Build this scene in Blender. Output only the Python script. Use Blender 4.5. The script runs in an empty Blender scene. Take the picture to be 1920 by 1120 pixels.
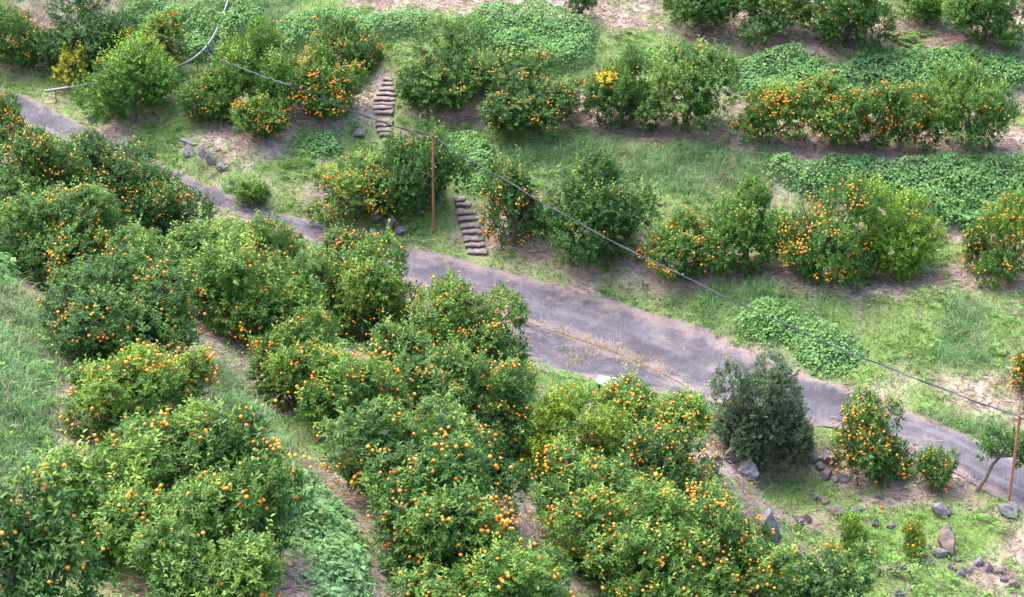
import bpy, bmesh, math, random
import numpy as np
from mathutils import Vector

# ------------------------------------------------------------------ camera, sky, sun, exposure
scene = bpy.context.scene
col = scene.collection
IMG_W, IMG_H = 1920, 1120
CAM_H = 22.5
PITCH = math.radians(24.0)
HFOV = math.radians(32.0)
FPX = (IMG_W / 2) / math.tan(HFOV / 2)
cam_data = bpy.data.cameras.new('camera')
cam_data.sensor_width = 36.0
cam_data.lens = 18.0 / math.tan(HFOV / 2)
cam_data.clip_start = 0.5
cam_data.clip_end = 2000.0
cam = bpy.data.objects.new('camera', cam_data)
cam.location = (0, 0, CAM_H)
cam.rotation_euler = (math.pi / 2 - PITCH, 0, 0)
col.objects.link(cam)
scene.camera = cam

SUN_ELEV = math.radians(62)
SUN_AZ = math.radians(-60)          # measured from +Y towards +X: the light comes from the upper left, beyond
world = bpy.data.worlds.new('World')
scene.world = world
world.use_nodes = True
wn = world.node_tree.nodes
wl = world.node_tree.links
sky = wn.new('ShaderNodeTexSky')
sky.sky_type = 'NISHITA'
sky.sun_disc = False
sky.sun_elevation = SUN_ELEV
sky.sun_rotation = SUN_AZ
sky.air_density = 1.0
sky.dust_density = 4.0
sky.ozone_density = 1.0
bg = wn['Background']
bg.inputs['Strength'].default_value = 0.15
wl.new(sky.outputs['Color'], bg.inputs['Color'])

sun_data = bpy.data.lights.new('sun', 'SUN')
sun_data.energy = 1.0
sun_data.angle = math.radians(60)
sun_data.color = (1.0, 0.95, 0.88)
sun = bpy.data.objects.new('sun', sun_data)
sd = Vector((math.sin(SUN_AZ) * math.cos(SUN_ELEV), math.cos(SUN_AZ) * math.cos(SUN_ELEV), math.sin(SUN_ELEV)))
sun.rotation_euler = sd.to_track_quat('Z', 'Y').to_euler()
sun.location = sd * 100
col.objects.link(sun)

vs = scene.view_settings
vs.view_transform = 'Standard'
vs.look = 'None'
vs.exposure = 2.2
vs.gamma = 1.0
vs.use_curve_mapping = False
scene.cycles.max_bounces = 6
scene.cycles.diffuse_bounces = 4
scene.cycles.glossy_bounces = 2
scene.cycles.transmission_bounces = 3

# ------------------------------------------------------------------ helpers
rng = np.random.default_rng(7)
random.seed(7)
SP, CP = math.sin(PITCH), math.cos(PITCH)


def ray(px, py):
    u = (px - IMG_W / 2) / FPX
    v = (py - IMG_H / 2) / FPX
    return np.array([u, CP - v * SP, -SP - v * CP])


def unproject(px, py, z):
    d = ray(px, py)
    t = (z - CAM_H) / d[2]
    return np.array([d[0] * t, d[1] * t, z])


def project(P):
    P = np.asarray(P, float)
    X, Y, Z = P[..., 0], P[..., 1], P[..., 2] - CAM_H
    dep = Y * CP - Z * SP
    up = Y * SP + Z * CP
    dep = np.maximum(dep, 0.1)
    return IMG_W / 2 + FPX * X / dep, IMG_H / 2 - FPX * up / dep, dep


_lat = np.random.default_rng(99).random((128, 128))


def vnoise(x, y):
    xi = np.floor(x).astype(int)
    yi = np.floor(y).astype(int)
    fx = x - xi
    fy = y - yi
    fx = fx * fx * (3 - 2 * fx)
    fy = fy * fy * (3 - 2 * fy)
    a = _lat[xi % 128, yi % 128]
    b = _lat[(xi + 1) % 128, yi % 128]
    c = _lat[xi % 128, (yi + 1) % 128]
    d = _lat[(xi + 1) % 128, (yi + 1) % 128]
    return (a * (1 - fx) + b * fx) * (1 - fy) + (c * (1 - fx) + d * fx) * fy


def fbm(x, y, s=1.0, o=4, off=0.0):
    r = 0
    amp = 1.0
    tot = 0
    for k in range(o):
        r = r + amp * vnoise(x * s + off + 17.3 * k, y * s - off + 9.1 * k)
        tot += amp
        amp *= 0.5
        s *= 2.03
    return r / tot


def make_mesh(name, verts, faces, color=None, smooth=False, floats=None):
    """verts (n,3); faces: list of (m,k) int arrays, one array per polygon size; color (n,3) per vertex"""
    me = bpy.data.meshes.new(name)
    verts = np.ascontiguousarray(verts, np.float32)
    if not isinstance(faces, (list, tuple)):
        faces = [faces]
    faces = [np.asarray(f, np.int32) for f in faces if len(f)]
    nl = sum(f.size for f in faces)
    npoly = sum(len(f) for f in faces)
    me.vertices.add(len(verts))
    me.vertices.foreach_set('co', verts.ravel())
    me.loops.add(nl)
    me.loops.foreach_set('vertex_index', np.concatenate([f.ravel() for f in faces]))
    me.polygons.add(npoly)
    tot = np.concatenate([np.full(len(f), f.shape[1], np.int32) for f in faces])
    start = np.zeros(npoly, np.int32)
    start[1:] = np.cumsum(tot)[:-1]
    me.polygons.foreach_set('loop_start', start)
    me.polygons.foreach_set('loop_total', tot)
    if smooth:
        me.polygons.foreach_set('use_smooth', np.ones(npoly, bool))
    if color is not None:
        a = me.attributes.new('Col', 'FLOAT_COLOR', 'POINT')
        c4 = np.ones((len(verts), 4), np.float32)
        c4[:, :3] = color
        a.data.foreach_set('color', c4.ravel())
    if floats:
        for k, arr in floats.items():
            a = me.attributes.new(k, 'FLOAT', 'POINT')
            a.data.foreach_set('value', np.ascontiguousarray(arr, np.float32))
    me.update()
    me.validate()
    return me


def link(name, data, mat=None, parent=None, loc=None, **props):
    o = bpy.data.objects.new(name, data)
    col.objects.link(o)
    if parent is not None:
        o.parent = parent
    if loc is not None:
        o.location = [float(c) for c in loc]
    if mat is not None and data is not None and not data.materials:
        data.materials.append(mat)
    for k, v in props.items():
        o[k] = v
    return o


def thing(name, label, cat, loc, rz=0.0, group=None):
    o = bpy.data.objects.new(name, None)
    col.objects.link(o)
    o.empty_display_size = 0.2
    o.location = [float(c) for c in loc]
    o.rotation_euler = (0, 0, rz)
    o['label'] = label
    o['category'] = cat
    if group:
        o['group'] = group
    return o


def tube(pts, radii, seg=8, cap=True):
    pts = np.asarray(pts, float)
    n = len(pts)
    radii = np.broadcast_to(np.asarray(radii, float), (n,))
    tang = np.gradient(pts, axis=0)
    tang /= np.linalg.norm(tang, axis=1)[:, None] + 1e-9
    ref = np.array([0, 0, 1.0]) if abs(tang[0][2]) < 0.9 else np.array([1.0, 0, 0])
    vs_, fs = [], []
    ang = np.arange(seg) / seg * 2 * np.pi
    for i in range(n):
        a = np.cross(tang[i], ref)
        a /= np.linalg.norm(a) + 1e-9
        b = np.cross(a, tang[i])
        ref = b
        vs_.append(pts[i] + radii[i] * (np.cos(ang)[:, None] * a + np.sin(ang)[:, None] * b))
    V = np.concatenate(vs_)
    for i in range(n - 1):
        for k in range(seg):
            k2 = (k + 1) % seg
            fs.append((i * seg + k, i * seg + k2, (i + 1) * seg + k2, (i + 1) * seg + k))
    return V, np.array(fs, np.int32)


def merge(parts):
    V, F, off = [], [], 0
    for v, f in parts:
        V.append(v)
        F.append(f + off)
        off += len(v)
    return np.concatenate(V), np.concatenate(F)


# leaf templates: (along, across, up) with polygons
LEAF4 = (np.array([[0, 0, 0], [.36, .5, .09], [.76, .34, .05], [1, 0, -.07], [.76, -.34, .05], [.36, -.5, .09]]), np.array([[0, 3, 2, 1], [0, 5, 4, 3]]))
LEAF2 = (np.array([[0, 0, 0], [.5, .5, .08], [1, 0, -.05], [.5, -.5, .08]]), np.array([[0, 2, 1], [0, 3, 2]]))
KLEAF = (np.array([[0, 0, 0], [.22, .5, -.05], [.62, .42, .02], [1, 0, -.12], [.62, -.42, .02], [.22, -.5, -.05], [.5, 0, .07]]),
         np.array([[0, 6, 2, 1], [6, 3, 2, 2], [0, 5, 4, 6], [6, 4, 3, 3]]))
KLEAF = (np.array([[0, 0, -.04], [.3, .5, -.03], [1, 0, -.12], [.3, -.5, -.03], [.42, 0, .07]]), np.array([[0, 4, 1], [1, 4, 2], [2, 4, 3], [3, 4, 0]]))
BLADE = (np.array([[0, -.5, 0], [0, .5, 0], [.55, .3, .0], [.55, -.3, 0], [1, 0, -.12]]), None)


def norm(a):
    return a / (np.linalg.norm(a, axis=-1, keepdims=True) + 1e-9)


def leaves(tpl, pos, dirs, nrm, length, width, colr):
    """place one leaf template at every pos; returns verts, faces, colours"""
    T, Fc = tpl
    d = norm(dirs)
    s = norm(np.cross(nrm, d))
    n = np.cross(d, s)
    N, K = len(pos), len(T)
    L = np.broadcast_to(length, (N,))[:, None, None]
    Wd = np.broadcast_to(width, (N,))[:, None, None]
    V = pos[:, None, :] + d[:, None, :] * T[None, :, 0:1] * L + s[:, None, :] * T[None, :, 1:2] * Wd + n[:, None, :] * T[None, :, 2:3] * L
    F = (Fc[None] + (np.arange(N) * K)[:, None, None]).reshape(-1, Fc.shape[1])
    C = np.repeat(colr, K, axis=0)
    return V.reshape(-1, 3), F, C


# ------------------------------------------------------------------ materials
def new_mat(name):
    m = bpy.data.materials.new(name)
    m.use_nodes = True
    nt = m.node_tree
    return m, nt, nt.nodes, nt.links, nt.nodes['Principled BSDF']


def leaf_mat(name, rough=0.45, transl=0.22, spec=0.4, objcol=True):
    m, nt, n, l, p = new_mat(name)
    a = n.new('ShaderNodeAttribute')
    a.attribute_name = 'Col'
    src = a.outputs['Color']
    if objcol:
        oi = n.new('ShaderNodeObjectInfo')
        mx = n.new('ShaderNodeMix')
        mx.data_type = 'RGBA'
        mx.blend_type = 'MULTIPLY'
        mx.inputs['Factor'].default_value = 1.0
        l.new(src, mx.inputs[6])
        l.new(oi.outputs['Color'], mx.inputs[7])
        src = mx.outputs[2]
    l.new(src, p.inputs['Base Color'])
    p.inputs['Roughness'].default_value = rough
    p.inputs['Specular IOR Level'].default_value = spec
    t = n.new('ShaderNodeBsdfTranslucent')
    l.new(src, t.inputs['Color'])
    mix = n.new('ShaderNodeMixShader')
    mix.inputs[0].default_value = transl
    l.new(p.outputs[0], mix.inputs[1])
    l.new(t.outputs[0], mix.inputs[2])
    l.new(mix.outputs[0], n['Material Output'].inputs['Surface'])
    return m


def noise_mat(name, c1, c2, scale=8.0, rough=0.85, bump=0.3, c3=None, detail=6.0, metallic=0.0):
    m, nt, n, l, p = new_mat(name)
    tc = n.new('ShaderNodeTexCoord')
    nz = n.new('ShaderNodeTexNoise')
    nz.inputs['Scale'].default_value = scale
    nz.inputs['Detail'].default_value = detail
    nz.inputs['Roughness'].default_value = 0.65
    l.new(tc.outputs['Object'], nz.inputs['Vector'])
    r = n.new('ShaderNodeValToRGB')
    r.color_ramp.elements[0].position = 0.3
    r.color_ramp.elements[0].color = (*c1, 1)
    r.color_ramp.elements[1].position = 0.7
    r.color_ramp.elements[1].color = (*c2, 1)
    if c3:
        e = r.color_ramp.elements.new(0.52)
        e.color = (*c3, 1)
    l.new(nz.outputs['Fac'], r.inputs['Fac'])
    l.new(r.outputs['Color'], p.inputs['Base Color'])
    p.inputs['Roughness'].default_value = rough
    p.inputs['Metallic'].default_value = metallic
    b = n.new('ShaderNodeBump')
    b.inputs['Strength'].default_value = bump
    b.inputs['Distance'].default_value = 0.03
    l.new(nz.outputs['Fac'], b.inputs['Height'])
    l.new(b.outputs['Normal'], p.inputs['Normal'])
    return m


M_LEAF = leaf_mat('citrus_leaf', 0.48, 0.33, 0.32)
M_GLEAF = leaf_mat('ground_leaf', 0.7, 0.28, 0.12, objcol=False)
M_GRASS = leaf_mat('grass_blade', 0.65, 0.3, 0.2, objcol=False)
M_BARK = noise_mat('bark', (0.075, 0.055, 0.042), (0.20, 0.16, 0.13), 14, 0.9, 0.6)
M_ROCK = noise_mat('rock', (0.09, 0.08, 0.092), (0.26, 0.23, 0.25), 5, 0.9, 0.9, (0.17, 0.15, 0.166))
M_ROCKW = noise_mat('rock_warm', (0.09, 0.065, 0.058), (0.24, 0.18, 0.16), 5, 0.9, 0.9, (0.155, 0.12, 0.108))
M_STEP = noise_mat('step_stone', (0.13, 0.10, 0.095), (0.36, 0.285, 0.255), 7, 0.92, 0.8, (0.24, 0.19, 0.175))
M_RUST = noise_mat('rusty_steel', (0.20, 0.075, 0.045), (0.38, 0.17, 0.10), 20, 0.8, 0.25)
M_GALV = noise_mat('galvanised_steel', (0.13, 0.135, 0.155), (0.21, 0.22, 0.25), 12, 0.5, 0.05, metallic=0.2)
M_HOSE = noise_mat('hose_rubber', (0.03, 0.036, 0.048), (0.075, 0.085, 0.105), 18, 0.8, 0.05)
M_SIGN = noise_mat('sign_face', (0.20, 0.215, 0.23), (0.27, 0.285, 0.30), 6, 0.4, 0.02)
M_GREENP = noise_mat('green_paint', (0.015, 0.07, 0.045), (0.03, 0.11, 0.07), 10, 0.5, 0.05)


def fruit_mat():
    m, nt, n, l, p = new_mat('orange_peel')
    oi = n.new('ShaderNodeObjectInfo')
    a = n.new('ShaderNodeAttribute')
    a.attribute_name = 'tone'
    ad = n.new('ShaderNodeMath')
    ad.operation = 'ADD'
    l.new(oi.outputs['Random'], ad.inputs[0])
    l.new(a.outputs['Fac'], ad.inputs[1])
    fr = n.new('ShaderNodeMath')
    fr.operation = 'FRACT'
    l.new(ad.outputs[0], fr.inputs[0])
    r = n.new('ShaderNodeValToRGB')
    r.color_ramp.elements[0].color = (0.70, 0.185, 0.009, 1)
    r.color_ramp.elements[1].color = (0.80, 0.36, 0.025, 1)
    e = r.color_ramp.elements.new(0.6)
    e.color = (0.76, 0.265, 0.013, 1)
    l.new(fr.outputs[0], r.inputs['Fac'])
    l.new(r.outputs['Color'], p.inputs['Base Color'])
    p.inputs['Roughness'].default_value = 0.45
    p.inputs['Subsurface Weight'].default_value = 0.0
    return m


M_FRUIT = fruit_mat()

# ------------------------------------------------------------------ terrain: terraces on both sides of a small valley
# every entry: image column, image row, height of the ground there (metres above the road bend)
LINES = [
    # road, upper edge then lower edge
    [(25, 172, 2.5), (90, 200, 2.35), (150, 235, 2.2), (210, 262, 2.0), (330, 318, 1.6), (440, 375, 1.25), (530, 400, 1.0), (640, 430, .8), (750, 462, .6),
     (880, 490, .42), (1000, 525, .25), (1130, 560, .1), (1260, 598, 0), (1340, 630, -.05), (1395, 655, -.1), (1500, 700, -.2), (1650, 750, -.35), (1750, 790, -.45), (1850, 835, -.55), (1920, 865, -.62), (2060, 930, -.8), (2400, 1088, -1.2)],
    [(20, 222, 2.45), (140, 272, 2.15), (200, 290, 1.98), (260, 325, 1.7), (420, 398, 1.22), (530, 430, 1.0), (600, 460, .8), (790, 545, .45), (870, 572, .3), (960, 610, .15),
     (1000, 692, 0.05), (1080, 706, 0), (1190, 727, -.02), (1330, 765, -.08), (1450, 790, -.22), (1560, 800, -.3), (1700, 845, -.42), (1800, 892, -.52), (1900, 955, -.62), (2060, 1040, -.8), (2400, 1226, -1.2)],
    # crest above the road
    [(930, 470, .55), (1060, 500, .65), (1180, 510, .75), (1350, 545, .9), (1550, 568, 1.05), (1750, 578, 1.15), (1920, 565, 1.2), (2150, 570, 1.3)],
    # back of the third terrace
    [(900, 400, 1.25), (1000, 430, 1.2), (1200, 435, 1.3), (1350, 420, 1.4), (1550, 415, 1.5), (1750, 435, 1.5), (1920, 430, 1.6), (2150, 430, 1.7)],
    # crest of the second bank
    [(830, 262, 2.35), (950, 280, 2.45), (1150, 282, 2.65), (1300, 290, 2.8), (1450, 302, 2.9), (1700, 302, 3.0), (1920, 302, 3.05), (2150, 302, 3.1)],
    # back of the second terrace
    [(750, 190, 3.05), (900, 182, 3.1), (1100, 190, 3.25), (1300, 195, 3.35), (1500, 190, 3.4), (1700, 192, 3.45), (1920, 192, 3.5), (2150, 190, 3.5)],
    # crest of the top bank
    [(200, 20, 4.5), (350, 15, 4.7), (470, 20, 4.8), (600, 28, 4.85), (720, 45, 4.8), (860, 42, 5.0), (1000, 28, 5.2), (1100, 48, 5.05), (1220, 88, 4.65), (1400, 105, 4.5), (1650, 104, 4.6), (1920, 105, 4.65), (2150, 105, 4.7)],
    # toe of the top bank, left
    [(-120, 100, 3.2), (30, 115, 3.2), (180, 112, 3.25), (350, 118, 3.3), (520, 120, 3.35), (640, 130, 3.3)],
    # top terrace
    [(-150, -5, 4.9), (200, -10, 5.0), (600, -10, 5.1), (960, 0, 5.4), (1300, 50, 4.95), (1600, 55, 4.95), (1920, 55, 4.95), (2200, 50, 5.0)],
    [(-150, -60, 6.0), (500, -60, 6.0), (1000, -60, 6.2), (1500, -60, 6.2), (2200, -60, 6.2)],
    # upper left flat and bank down to the road
    [(-120, 150, 2.9), (60, 150, 2.75), (200, 205, 2.55), (330, 235, 2.6), (450, 255, 2.55), (560, 235, 2.85), (650, 200, 3.1)],
    [(350, 290, 2.15), (430, 330, 1.85), (520, 330, 1.8), (600, 330, 1.75)],
    [(500, 285, 2.35), (600, 250, 2.6), (690, 250, 2.4), (720, 258, 2.35), (800, 250, 2.4)],
    [(720, 148, 3.45), (718, 205, 2.85)],
    [(560, 370, 1.35), (640, 395, 1.1), (740, 420, 1.0), (820, 440, .8), (890, 485, .45), (862, 372, 1.45)],
    [(650, 330, 1.7), (760, 370, 1.4)],
    # near hillside, left of the valley: bank at the picture's left edge
    [(0, 480, 6.0), (-60, 600, 6.8), (-90, 750, 7.4), (-120, 900, 7.8), (-120, 1100, 7.9), (-400, 700, 9.0), (-400, 1000, 9.6)],
    [(60, 520, 4.9), (90, 570, 5.1), (105, 650, 5.4), (115, 750, 5.65), (100, 860, 5.8), (60, 920, 5.9)],
    [(-100, 420, 5.6), (0, 420, 5.0), (-80, 300, 4.3), (0, 320, 4.0), (-80, 240, 2.9)],
    # first near terrace
    [(160, 520, 4.4), (230, 640, 5.0), (260, 780, 5.4), (300, 900, 5.7), (300, 1020, 5.9), (60, 1110, 6.3), (400, 1110, 6.0), (150, 1000, 6.1)],
    [(120, 330, 3.0), (250, 400, 2.6), (330, 465, 2.2), (150, 430, 3.9), (260, 500, 3.4)],
    [(400, 440, 1.55), (450, 520, 2.0), (350, 560, 3.4)],
    # kudzu bank: crest then toe
    [(360, 630, 4.3), (460, 760, 5.2), (535, 880, 5.55), (570, 960, 5.75), (600, 1060, 5.9), (610, 1130, 6.0), (620, 1250, 6.2)],
    [(420, 670, 3.8), (495, 770, 4.2), (585, 880, 4.5), (655, 960, 4.65), (708, 1050, 4.75), (745, 1130, 4.8), (800, 1250, 4.9)],
    # second near terrace
    [(560, 640, 2.8), (650, 800, 4.0), (760, 900, 4.3), (820, 1000, 4.5), (880, 1100, 4.6), (940, 1250, 4.7)],
    [(600, 560, 1.75), (620, 620, 2.3), (690, 650, 2.2), (780, 700, 2.5), (700, 600, 1.6)],
    [(790, 580, .7), (900, 680, 1.2), (850, 780, 2.6)],
    # second near bank: crest then toe
    [(930, 740, 1.5), (915, 840, 2.8), (920, 940, 3.5), (950, 1050, 3.8), (985, 1130, 3.9), (1040, 1250, 4.0)],
    [(1000, 735, .55), (985, 830, 1.3), (1005, 940, 1.8), (1045, 1040, 2.2), (1100, 1130, 2.4), (1160, 1250, 2.5)],
    # third near terrace
    [(1100, 745, .3), (1200, 765, .2), (1150, 850, 1.0), (1200, 950, 1.5), (1250, 1050, 1.8), (1300, 1130, 1.9), (1350, 1250, 2.0), (1270, 830, .5)],
    # rocky drop at its edge: crest then toe
    [(1325, 795, 0.0), (1335, 860, .25), (1370, 925, .35), (1410, 990, .5), (1430, 1060, .65), (1450, 1130, .8), (1490, 1250, 1.0)],
    [(1405, 890, -.95), (1470, 960, -.95), (1500, 1030, -1.0), (1520, 1090, -1.05), (1540, 1140, -1.1), (1600, 1250, -1.2)],
    # rough ground below the road
    [(1500, 890, -.95), (1560, 885, -.9), (1640, 905, -.9), (1740, 920, -.8), (1840, 945, -.75), (1900, 975, -.85), (2100, 1060, -1.1)],
    [(1600, 970, -1.0), (1750, 1000, -1.1), (1900, 1040, -1.2), (2150, 1100, -1.4), (1650, 1080, -1.2), (1800, 1110, -1.35), (1920, 1120, -1.45), (1700, 1250, -1.6), (2000, 1250, -1.7)],
    [(1530, 815, -.4), (1590, 815, -.38)],
]
ctrl = []
for ln in LINES:
    P = [unproject(*q) for q in ln]
    for i, p in enumerate(P):
        ctrl.append(p)
        if i + 1 < len(P):
            L_ = np.linalg.norm((P[i + 1] - p)[:2])
            k = int(L_ // 2.2)
            for j in range(1, k + 1):
                ctrl.append(p + (P[i + 1] - p) * j / (k + 1))
# the hillside beyond the frame
for x, y, z in [(-40, 80, 9), (0, 82, 9), (40, 82, 9), (-60, 110, 20), (0, 115, 21), (60, 110, 20), (-150, 200, 60), (0, 200, 62), (150, 200, 60),
                (-30, 45, 9), (-40, 60, 6), (-50, 30, 14), (-90, 60, 18), (-20, 14, 11), (0, 12, 8), (15, 15, 3), (30, 20, -2), (0, -10, 13), (-40, -10, 20), (40, 0, -3),
                (35, 40, -1.5), (40, 55, 4), (80, 60, 4), (80, 20, -6), (-100, -60, 40), (0, -60, 22), (100, -60, -4), (-200, 60, 50), (200, 60, 0), (35, 48, .5), (35, 66, 5.2)]:
    ctrl.append(np.array([x, y, z], float))
ctrl = np.array(ctrl)


def rbf_fit(P, lam=0.02):
    n = len(P)
    D = np.linalg.norm(P[:, None, :2] - P[None, :, :2], axis=2)
    A = np.zeros((n + 3, n + 3))
    A[:n, :n] = -D - np.eye(n) * lam
    A[:n, n] = A[n, :n] = 1
    A[:n, n + 1:] = P[:, :2] / 50
    A[n + 1:, :n] = (P[:, :2] / 50).T
    b = np.zeros(n + 3)
    b[:n] = P[:, 2]
    return np.linalg.solve(A, b)


W_RBF = rbf_fit(ctrl)


def rbf_eval(x, y):
    out = np.empty(x.shape)
    n = len(ctrl)
    for s in range(0, len(x), 8000):
        xs_, ys_ = x[s:s + 8000], y[s:s + 8000]
        D = np.sqrt((xs_[:, None] - ctrl[None, :, 0]) ** 2 + (ys_[:, None] - ctrl[None, :, 1]) ** 2)
        out[s:s + 8000] = -D @ W_RBF[:n] + W_RBF[n] + W_RBF[n + 1] * xs_ / 50 + W_RBF[n + 2] * ys_ / 50
    return out


def axis(lo, hi, step, far_lo, far_hi):
    mid = np.arange(lo, hi + 1e-6, step)
    a, d = [], step
    x = lo
    while x > far_lo:
        d *= 1.25
        x -= d
        a.append(x)
    b, d = [], step
    x = hi
    while x < far_hi:
        d *= 1.25
        x += d
        b.append(x)
    return np.array(a[::-1] + list(mid) + b)


GX = axis(-23, 23, 0.165, -200, 200)
GY = axis(20, 76, 0.165, -60, 260)
XX, YY = np.meshgrid(GX, GY)
ZS = rbf_eval(XX.ravel(), YY.ravel()).reshape(XX.shape)


def blur(a, k=1):
    for _ in range(k):
        b = a.copy()
        b[1:-1] = (a[:-2] + 2 * a[1:-1] + a[2:]) / 4
        a = b.copy()
        a[:, 1:-1] = (b[:, :-2] + 2 * b[:, 1:-1] + b[:, 2:]) / 4
    return a


ZS = blur(ZS, 4)


def bil(A, x, y):
    x = np.asarray(x, float)
    y = np.asarray(y, float)
    i = np.clip(np.searchsorted(GX, x) - 1, 0, len(GX) - 2)
    j = np.clip(np.searchsorted(GY, y) - 1, 0, len(GY) - 2)
    fx = np.clip((x - GX[i]) / (GX[i + 1] - GX[i]), 0, 1)
    fy = np.clip((y - GY[j]) / (GY[j + 1] - GY[j]), 0, 1)
    return (A[j, i] * (1 - fx) + A[j, i + 1] * fx) * (1 - fy) + (A[j + 1, i] * (1 - fx) + A[j + 1, i + 1] * fx) * fy


TT = np.arange(14, 130, 0.04)


def ground_at(px, py, above=0.0):
    """point on the hillside (raised by 'above') seen at an image position"""
    d = ray(px, py)
    P = d[None] * TT[:, None] + np.array([0, 0, CAM_H])
    g = bil(ZS, P[:, 0], P[:, 1]) + above
    hit = np.nonzero(P[:, 2] < g)[0]
    k = hit[0] if len(hit) else len(TT) - 1
    p = P[k].copy()
    p[2] = float(bil(ZS, p[0], p[1]))
    return p, float(TT[k])


def world_poly(pts):
    return np.array([ground_at(x, y)[0][:2] for x, y in pts])


def in_poly(poly, x, y):
    r = np.zeros(x.shape, bool)
    n = len(poly)
    for i in range(n):
        x1, y1 = poly[i]
        x2, y2 = poly[(i + 1) % n]
        if y1 == y2:
            continue
        c = ((y1 > y) != (y2 > y)) & (x < (x2 - x1) * (y - y1) / (y2 - y1) + x1)
        r ^= c
    return r


JX = (fbm(XX, YY, 0.7, 4, 3.0) - 0.5) * 2.2
JY = (fbm(XX, YY, 0.7, 4, 41.0) - 0.5) * 2.2


def mask(polys, jit=1.0, soft=2):
    m = np.zeros(XX.shape)
    for pl in polys:
        m = np.maximum(m, in_poly(world_poly(pl), XX + JX * jit, YY + JY * jit).astype(float))
    return blur(m, soft)


# ------------------------------------------------------------------ road and apron
ROAD_UP = [(-60, 140), (25, 172), (90, 200), (150, 235), (210, 262), (330, 318), (390, 350), (440, 375), (530, 400), (640, 430), (750, 462), (880, 490), (1000, 525), (1130, 560),
           (1260, 598), (1340, 630), (1395, 655), (1500, 700), (1560, 717), (1650, 750), (1750, 790), (1850, 835), (1920, 865), (2060, 930), (2400, 1088)]
ROAD_LO = [(-60, 190), (20, 222), (75, 245), (140, 272), (200, 290), (260, 325), (340, 362), (420, 398), (530, 430), (600, 460), (700, 510), (790, 543), (870, 568), (950, 592),
           (1050, 625), (1140, 655), (1230, 692), (1300, 735), (1350, 765), (1450, 790), (1560, 800), (1700, 845), (1800, 892), (1900, 955), (2060, 1040), (2400, 1226)]
APRON = [(955, 596), (1050, 627), (1140, 657), (1230, 694), (1300, 737), (1345, 766), (1290, 752), (1190, 728), (1080, 707), (1005, 694), (980, 655)]


def resample(P, n):
    P = np.asarray(P)
    s = np.r_[0, np.cumsum(np.linalg.norm(np.diff(P, axis=0), axis=1))]
    t = np.linspace(0, s[-1], n)
    Q = np.stack([np.interp(t, s, P[:, k]) for k in range(P.shape[1])], 1)
    for _ in range(10):
        Q[1:-1] = (Q[:-2] + 2 * Q[1:-1] + Q[2:]) / 4
    return Q, t


up_w, _ = resample(world_poly(ROAD_UP), 260)
lo_w, _ = resample(world_poly(ROAD_LO), 260)
road_poly = np.concatenate([up_w[::4], lo_w[::-4]])
apron_w = world_poly(APRON)
on_road = np.maximum(in_poly(road_poly, XX, YY), in_poly(apron_w, XX, YY)).astype(float)
road_soft = np.clip(blur(on_road, 5) * 1.8, 0, 1)

rough_n = (fbm(XX, YY, 0.55, 4, 5.0) - 0.5) * 0.34 + (fbm(XX, YY, 2.4, 3, 55.0) - 0.5) * 0.14
stair_m = np.zeros(XX.shape)
for _line in ([(862, 372), (868, 389), (878, 416), (885, 441), (895, 482)], [(727, 145), (729, 173), (719, 205), (720, 232), (723, 262)]):
    _q, _ = resample(world_poly(_line), 40)
    for _p in _q:
        stair_m = np.maximum(stair_m, np.clip(1.7 - np.hypot(XX - _p[0], YY - _p[1]) / .42, 0, 1))
ZT = ZS - .05 * stair_m + rough_n * (1 - road_soft) * (1 - stair_m) * (0.5 + 0.5 * np.clip((np.hypot(np.gradient(ZS, axis=0), np.gradient(ZS, axis=1)) - .03) * 12, 0, 1)) - 0.07 * np.clip((blur(on_road, 2) - .5) * 3, 0, 1)

NC = 25
U = np.linspace(0, 1, NC)
rv = lo_w[:, None, :] * (1 - U[None, :, None]) + up_w[:, None, :] * U[None, :, None]
wob = (fbm(rv[..., 0], rv[..., 1], 1.9, 4, 8.0) - .5) * 0.3
edge_dir = norm(up_w - lo_w)[:, None, :]
rv = rv + edge_dir * wob[..., None] * (np.abs(U - .5) * 2)[None, :, None] ** 6
rz = bil(ZS, rv[..., 0], rv[..., 1]) + 0.004 + 0.04 * (1 - (2 * U[None, :] - 1) ** 4)
mid = (up_w + lo_w) / 2
along = np.r_[0, np.cumsum(np.linalg.norm(np.diff(mid, axis=0), axis=1))]
RV = np.concatenate([rv, rz[..., None]], 2).reshape(-1, 3)
idx = np.arange(260 * NC).reshape(260, NC)
RF = np.stack([idx[:-1, :-1], idx[1:, :-1], idx[1:, 1:], idx[:-1, 1:]], -1).reshape(-1, 4)


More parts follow.
